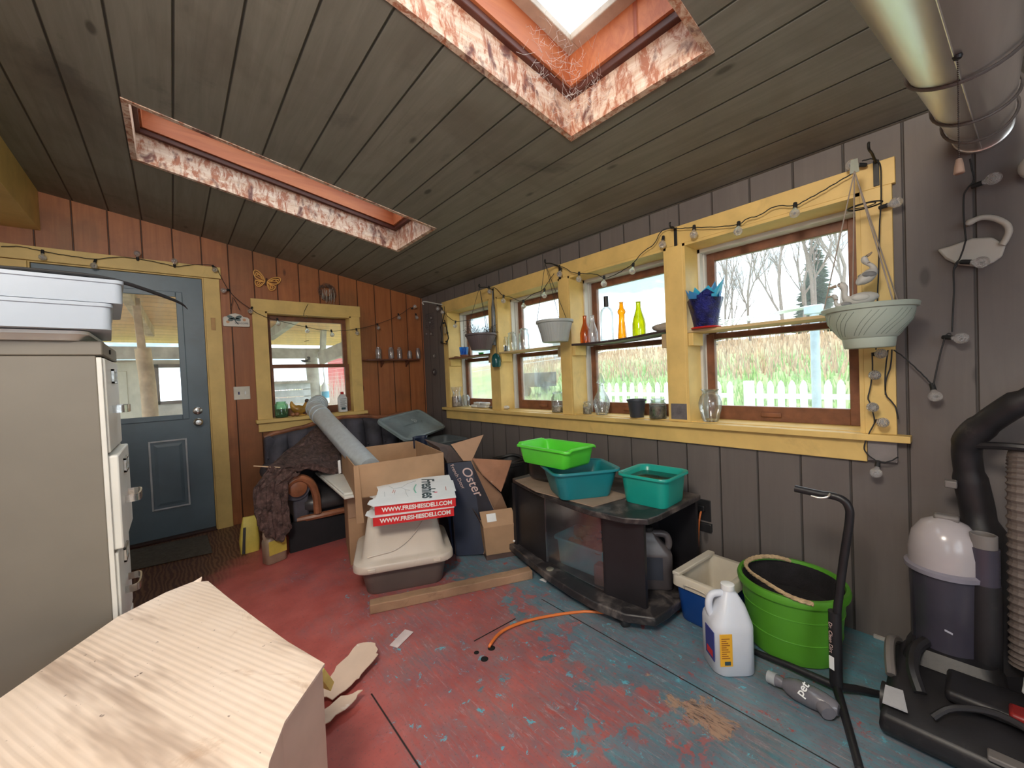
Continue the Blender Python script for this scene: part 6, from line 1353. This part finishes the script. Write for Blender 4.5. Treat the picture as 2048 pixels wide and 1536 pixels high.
MB().lathe([(0, 0), (.040, 0), (.042, .004), (.054, .10), (.060, .102), (.060, .112), (.056, .112), (.05, .095), (.038, .006)], p, 36).build('pot_shell', mat('charcoal_pot', (.035, .04, .055), .45, 0, .1, 6), T)
lid_jar('round glass lidded jar full of dark pebbles at the right end of the third window', onsill(1316, 2.20), .050, .12, fill=pebbles, fillh=.62)
p = onsill(1421, 2.205)
bottle('glass_vase', 'round-bellied clear glass vase on the sill of the rightmost window', p, [(0, 0), (.036, 0), (.040, .008), (.056, .07), (.058, .10), (.048, .135), (.034, .15), (.034, .158), (.046, .172), (.043, .172), (.031, .158)], clear, 'vase')
# end-window sill
p = at(1, D + .015, 563, 832); p.z = EB + .0005
lid_jar('green tinted glass jar on the end window sill', (p.x, D + .0, EB + .0045), .052, .155, greeng, lid=False, fill=mat('green_murk', (.05, .10, .06), .6), fillh=.10)
hen = mat('amber_hen_ceramic', (.50, .27, .05), .3, 0, .4, 12); hx_ = at(1, D, 603, 830).x
T = thing('hen_figurine', 'amber glass hen figurine with raised tail on the end window sill', 'figurine', (hx_, D + .01, EB + .0045)); o_ = Vector((hx_, D + .01, EB + .0045))
MB().tube([o_ + Vector(v) for v in smoothpath([(-.075, 0, .135), (-.07, 0, .10), (-.05, 0, .07), (-.01, 0, .055), (.03, 0, .065), (.045, 0, .095), (.05, 0, .12)], 3)], [.006, .012, .016, .020, .024, .028, .034, .040, .042, .042, .038, .034, .030, .027, .024, .021, .018, .016, .012], 14).build('body', hen, T)
MB().lathe([(0, 0), (.035, 0), (.035, .008), (.012, .015), (.012, .04), (0, .04)], o_, 20).build('foot', hen, T)
MB().ball(o_ + Vector((.055, 0, .13)), .020, 8).build('head', mat('dark_hen_head', (.06, .035, .025), .4), T); MB().tube([o_ + Vector((.07, 0, .128)), o_ + Vector((.092, 0, .120))], [.008, .002], 6).build('beak', hen, T)
for k, dxx in enumerate((-.062, -.028)):
    tag(MB().ball(o_ + Vector((dxx - .015, -.045, .018)), .0185, 8, (1, 1, .95)).build('nutshell', mat('nut_brown', (.38, .16, .07), .5), None), ('round brown nutshell below the amber hen, left of two', 'round brown nutshell below the amber hen, right of two')[k], 'nutshell')
bx_ = at(1, D, 686, 825).x; T = thing('alcohol_bottle', 'white plastic bottle with red cap on the end window sill', 'bottle', (bx_, D + .0, EB + .0045))
MB().loft([rrect(.080, .046, .014, 0), rrect(.086, .050, .016, .006), rrect(.084, .05, .016, .06), rrect(.088, .052, .018, .10), rrect(.088, .05, .018, .135), rrect(.05, .036, .012, .165), rrect(.028, .026, .012, .175)]).build('bottle_body', mat('white_bottle', (.70, .71, .73), .35), T, world=False, angle=70)
MB().lathe([(.0155, .172), (.0155, .196), (0, .197)], (0, 0, 0), 20).build('red_cap', mat('red_plastic', (.55, .015, .015), .4), T, world=False)
mb = MB()
for k in range(7): mb.box(-.030, -.0268, .05 + k * .010, .03 - .008 * (k % 3), -.0258, .053 + k * .010)
mb.box(-.03, -.027, .125, .03, -.0262, .128).box(-.02, -.0268, .022, .02, -.0258, .044); mb.build('label_print', ink, T, world=False)
# ================================================================ hangings on the end wall
T = thing('wall_shelf', 'small brown wooden shelf on the end wall right of the window, holding glasses', 'shelf', (1.8, D - .06, 1.37)); sw = mat('shelf_brown', (.13, .045, .025), .5, 0, .2, 8)
MB().loft([[Vector((x, D - .001, z)) if i in (0, 1) else Vector((x, D - dpt, z)) for i, z in enumerate((1.358, 1.372, 1.372, 1.358))] for x, dpt in ((1.475, .04), (1.50, .09), (1.60, .105), (1.95, .105), (2.06, .09), (2.09, .04))]).build('shelf_board', sw, T, smooth=False)
for x in (1.66, 1.94): MB().slab([(x, D - .001, 1.358), (x, D - .075, 1.358), (x, D - .055, 1.33), (x, D - .03, 1.318), (x, D - .001, 1.29)], (.016, 0, 0)).build('bracket', sw, T, bevel=.003)
for k, (pxx, r_, h_) in enumerate(((757, .030, .125), (782, .028, .125), (799, .026, .125), (819, .025, .09), (836, .024, .12))):
    x_ = at(1, D - .05, pxx, 715).x
    bottle('drinking_glass', ('glass, leftmost of five on the brown wall shelf', 'glass, second from left on the brown wall shelf', 'glass, third from left on the brown wall shelf', 'short glass, fourth from left on the brown wall shelf', 'glass, rightmost on the brown wall shelf by the corner')[k], (x_, D - .055, 1.3725), [(0, 0), (r_ * .9, 0), (r_, .01), (r_, h_ * .8), (r_ * .7, h_ * .88), (r_ * .72, h_), (r_ * .64, h_), (r_ * .9, h_ * .75), (r_ * .85, .01)], frost, 'glass', 'glasses on the brown wall shelf')
T = thing('light_switch_plate', 'white double light switch plate on the end wall', 'light switch', (.427, D, 1.10)); c_ = at(1, D - .004, 484, 786)
MB().box(c_.x - .058, D - .006, c_.z - .055, c_.x + .058, D - .0005, c_.z + .055).build('cover_plate', mat('ivory_plate', (.66, .63, .55), .4), T, bevel=.003)
for s, mt in ((-.023, mat('navy_toggle', (.02, .02, .12), .4)), (.023, whitem)): MB().box(c_.x + s - .005, D - .016, c_.z - .012, c_.x + s + .005, D - .006, c_.z + .012).build('toggle', mt, T, bevel=.001)
# dragonfly plaque
c_ = at(1, D - .02, 473, 642); T = thing('welcome_plaque', 'white ceramic dragonfly plaque hung beside the small end window', 'plaque', (c_.x, D - .012, c_.z))
pl = [(x * 1.12, z * 1.12) for x, z in [(-.078, -.042), (.078, -.042), (.083, -.036), (.083, .018), (.07, .03), (.045, .033), (.03, .048), (-.005, .058), (-.04, .048), (-.055, .033), (-.075, .030), (-.083, .018), (-.083, -.036)]]
MB().slab([c_ + Vector((x, 0, z)) for x, z in pl], (0, .012, 0)).build('tile', mat('glazed_cream', (.68, .64, .58), .3, 0, .05), T, bevel=.003)
tq = mat('slate_teal', (.10, .15, .155), .5, 0, .3, 40)
for a, l in ((2.75, .05), (3.45, .045), (.45, .05), (-.25, .04)):
    dv = Vector((math.cos(a), 0, math.sin(a))); mb = MB(); cc_ = c_ + Vector((-.012, -.002, .018)) + dv * l * .6
    MB().slab([cc_ + dv * (l * .5 * math.cos(t)) + Vector((-dv.z, 0, dv.x)) * (.013 * math.sin(t)) for t in [i * math.pi / 8 for i in range(16)]], (0, .002, 0)).build('dragonfly_wing', tq, T, smooth=False)
MB().tube([c_ + Vector((-.018, -.002, .032)), c_ + Vector((-.008, -.002, .0)), c_ + Vector((.012, -.002, -.028))], [.004, .0035, .0025], 6).build('dragonfly_body', ink, T)
text('plaque_lettering', 'WELCOME', .020, frame(c_ + Vector((.035, -.0015, -.018)), (1, 0, 0), (0, 0, 1)), ink, T)
for x, z in ((.055, .012), (-.06, -.01)): MB().lathe([(0, 0), (.012, 0), (.012, .0008), (0, .001)], c_ + Vector((x, -.001, z)), 8, RX(math.pi / 2)).build('flower_print', mat('peach_print', (.62, .33, .18), .6), T)
# butterfly of bent wire
c_ = at(1, D - .02, 532, 563); T = thing('butterfly_ornament', 'golden filigree butterfly on the end wall above the small window', 'ornament', (c_.x, D - .015, c_.z)); bw = mat('gold_wire', (.85, .45, .13), .4, .1)
rot = Matrix.Rotation(math.radians(-14), 3, 'Y')
def bfly(pts, r=.0028): return [c_ + rot.inverted() @ Vector((x, -.006 * abs(x) * 10, z)) for x, z in pts]
for s, nm in ((-1, 'wing'), (1, 'wing')):
    mb = MB()
    mb.tube(smoothpath(bfly([(s * .008, .0), (s * .03, .035), (s * .07, .065), (s * .10, .062), (s * .098, .03), (s * .075, .002), (s * .04, -.004), (s * .008, .0)])), .0045, 6)
    mb.tube(smoothpath(bfly([(s * .008, -.003), (s * .04, -.012), (s * .075, -.02), (s * .07, -.05), (s * .045, -.064), (s * .025, -.045), (s * .008, -.005)])), .0045, 6)
    for q in ([(s * .02, .01), (s * .05, .038), (s * .08, .05), (s * .085, .03), (s * .055, .018), (s * .02, .008)], [(s * .035, .015), (s * .06, .04), (s * .075, .03)], [(s * .02, -.012), (s * .05, -.022), (s * .06, -.04), (s * .04, -.05), (s * .025, -.025)], [(s * .04, -.02), (s * .045, -.045)], [(s * .09, .055), (s * .07, .035), (s * .09, .02)]):
        mb.tube(smoothpath(bfly(q)), .0034, 5)
    mb.build(nm, bw, T)
MB().tube(bfly([(0, .03), (0, -.035)]), .005, 8).build('thorax', mat('dark_thorax', (.07, .03, .02), .5), T)
# dried wreath
c_ = at(1, D - .03, 654, 584); T = thing('dried_wreath', 'small dried twig wreath with pale hanging threads on the end wall', 'wreath', (c_.x, D - .02, c_.z)); rg = random.Random(6); mb = MB()
for k in range(90):
    a = rg.uniform(0, 6.28); b_ = a + rg.uniform(.5, 1.6); r1, r2 = rg.uniform(.04, .075), rg.uniform(.04, .08)
    mb.tube(smoothpath([c_ + Vector((r1 * math.cos(a), rg.uniform(-.015, .015), r1 * math.sin(a))), c_ + Vector((r2 * 1.15 * math.cos((a + b_) / 2), rg.uniform(-.02, .01), r2 * 1.1 * math.sin((a + b_) / 2))), c_ + Vector((r2 * math.cos(b_), rg.uniform(-.015, .015), r2 * math.sin(b_)))], 3), .0016, 4)
mb.build('twigs', mat('wreath_twigs', (.16, .10, .075), .9, 0, .4, 30), T)
mb = MB()
for k in range(22):
    x = rg.uniform(-.05, .06); z = rg.uniform(-.01, .05); mb.tube([c_ + Vector((x, -.02, z)), c_ + Vector((x + rg.uniform(-.01, .01), -.024, z - .05)), c_ + Vector((x + rg.uniform(-.015, .015), -.02, z - rg.uniform(.07, .12)))], .0013, 4)
mb.build('pale_threads', mat('pale_thread', (.42, .38, .33), .9), T)
# bird mobile in the end window
hp = at(1, D - .03, 612, 634); T = thing('bird_mobile', 'hanging mobile with a small metal bird and squirrel in the end window', 'mobile', hp)
MB().tube(smoothpath([at(1, D - .03, 616, 608), at(1, D - .03, 609, 622), at(1, D - .03, 607, 632)]), .002, 5).build('hanging_wire', cord_m, T); MB().tube(smoothpath([at(1, D - .03, 612, 630), at(1, D - .03, 615, 634), at(1, D - .03, 612, 638), at(1, D - .03, 609, 635)]), .0018, 5).build('hook', chrome, T)
MB().tube([at(1, D - .03, 612, 638), at(1, D - .03, 612, 720)], .0008, 4).build('thread', cord_m, T); MB().tube([at(1, D - .03, 608, 683), at(1, D - .03, 618, 681)], .002, 5).build('crossbar', iron, T)
bp = at(1, D - .03, 609, 722); gm_ = mat('grey_metal_bird', (.16, .16, .15), .5, .3)
MB().tube([bp + Vector(v) for v in ((-.032, 0, .01), (-.015, 0, .002), (.0, 0, -.002), (.018, 0, .004), (.028, 0, .012))], [.002, .009, .012, .009, .003], 8).build('bird_body', gm_, T)
MB().tube(smoothpath([bp + Vector(v) for v in ((.025, 0, -.004), (.034, 0, .02), (.03, 0, .036), (.045, 0, .03), (.042, 0, .005))]), .006, 8).build('squirrel_body', gm_, T)
MB().tube([bp + Vector((-.03, 0, -.006)), bp + Vector((.05, 0, -.006))], .002, 5).build('perch', iron, T)
# ================================================================ hangings on the window wall
wsw = mat('plaster_white', (.48, .46, .42), .6, 0, .08, 6)
c_ = at(0, 2.155, 1945, 500); T = thing('swan_wall_ornament', 'white plaster swan ornament on the dark wall right of the windows', 'ornament', (2.16, c_.y, c_.z))
bod = [at(0, 2.15, *p) for p in ((1874, 499), (1900, 492), (1945, 476), (1985, 474), (2012, 490), (2005, 512), (1985, 526), (1955, 533), (1915, 529), (1890, 517))]
MB().slab(bod, (.022, 0, 0)).build('body', wsw, T, bevel=.006)
MB().tube(smoothpath([at(0, 2.145, *p) for p in ((1932, 450), (1945, 442), (1965, 435), (1990, 437), (2012, 448), (2018, 462), (2012, 478), (2004, 490))], 4), [.005, .008, .010, .011, .010, .009] + [.009] * 23, 12).build('neck', wsw, T)
MB().tube([at(0, 2.145, 1938, 448), at(0, 2.145, 1928, 456)], [.006, .002], 8).build('beak', mat('dark_beak', (.1, .07, .05), .5), T)
c_ = at(0, 2.12, 2044, 338); T = thing('paper_lantern', 'pale rounded shade at the right frame edge below the duct', 'shade', c_); MB().ball(c_ + Vector((0, -.02, 0)), .03, 10, (1, 1, 1.2)).build('shade_shell', wsw, T); MB().tube([c_ + Vector((0, -.02, .03)), Vector((2.14, c_.y - .02, c_.z + .10)), Vector((2.172, c_.y - .02, c_.z + .10))], .004, 6).build('bracket', iron, T)
# lantern / chime by the first casing
c_ = at(0, 2.10, 889, 660); T = thing('bird_chime', 'black cast metal bird lantern hanging at the left end of the window casing', 'ornament', c_)
fr_ = [at(0, 2.10, *p) for p in ((889, 625), (886, 640), (881, 655), (884, 672), (882, 686), (893, 688), (897, 676), (893, 655), (889, 640))]
mb = MB(); mb.tube(fr_, .006, 6); mb.tube([fr_[0], fr_[0] + Vector((0, 0, .06))], .003, 5); mb.build('frame', iron, T)
for p_, sc_ in (((887, 646), .014), ((883, 684), .014), ((893, 683), .012), ((895, 666), .010)): MB().ball(at(0, 2.09, *p_), sc_, 6, (1, 1.3, .8)).build('cast_bird', iron, T)
MB().box(2.095, c_.y - .012, c_.z - .035, 2.105, c_.y + .012, c_.z + .03).build('glass_panel', mat('tan_panel', (.3, .22, .11), .5), T)
c_ = at(0, 2.16, 859, 655); T = thing('dream_catcher', 'dark beaded hanging with small bells on the grey wall in the corner', 'ornament', (2.165, c_.y, c_.z)); rg = random.Random(4); mb = MB()
for k in range(12):
    y = c_.y + (k - 5.5) * .016; pts = [Vector((2.165, y + rg.uniform(-.004, .004), c_.z + .15 - j * .024)) for j in range(int(rg.uniform(7, 13)))]
    mb.tube(pts, .0015, 4)
    for p_ in pts: mb.ball(p_, .0045, 3)
mb.build('bead_strings', mat('muted_beads', (.11, .085, .085), .5, 0, .5, 80), T)
for p_ in ((860, 645), (862, 636), (853, 668), (862, 668)): MB().ball(at(0, 2.15, *p_), .010, 6).build('bell', mat('dull_silver', (.35, .34, .33), .3, .5), T)
for k, (p_, lab, r_) in enumerate((((869, 712), 'small round pin ornament, upper of two on the grey wall near the corner', .022), ((869, 744), 'dark round plaque with white mark, lower of two on the grey corner wall', .038))):
    c_ = at(0, W - .008, *p_); T = thing('round_plaque', lab, 'ornament', c_); MB().lathe([(0, 0), (r_, 0), (r_, .006), (0, .007)], c_, 20, RY(-math.pi / 2)).build('disc', mat(('muted_ring', 'dark_disc')[k], ((.16, .14, .13), (.05, .045, .05))[k], .5), T)
    MB().tube([c_ + Vector((-.009, .012, .010)), c_ + Vector((-.009, 0, -.012)), c_ + Vector((-.009, -.014, .014))], .0025, 5).build('white_mark', wsw, T)
# teal bird feeder on the first mullion
c_ = at(0, 2.10, 994, 640); T = thing('glass_feeder', 'dark teal glass feeder hanging on a rod in front of the first mullion', 'bird feeder', at(0, 2.10, 994, 600))
tealg = mat('deep_teal_glass', (.005, .075, .085), .15, 0, .2, 8)
a0, a1, a2, a3 = at(0, 2.11, 985, 582), at(0, 2.11, 986, 615), at(0, 2.11, 990, 700), at(0, 2.11, 993, 712)
MB().tube([a0, a0.lerp(a1, .5), a1, at(0, 2.11, 987, 650), at(0, 2.11, 988, 690)], [.004, .006, .016, .018, .016], 10).build('tube_neck', mat('smoky_tube', (.10, .11, .12), .3), T)
cb = at(0, 2.10, 993, 734); MB().lathe([(0, 0), (.034, 0), (.040, .02), (.040, .07), (.030, .10), (.014, .115), (0, .118)], cb, 20).build('teal_bottle', tealg, T)
MB().tube([a1, at(0, 2.11, 993, 706)], .003, 5).build('rod', iron, T)
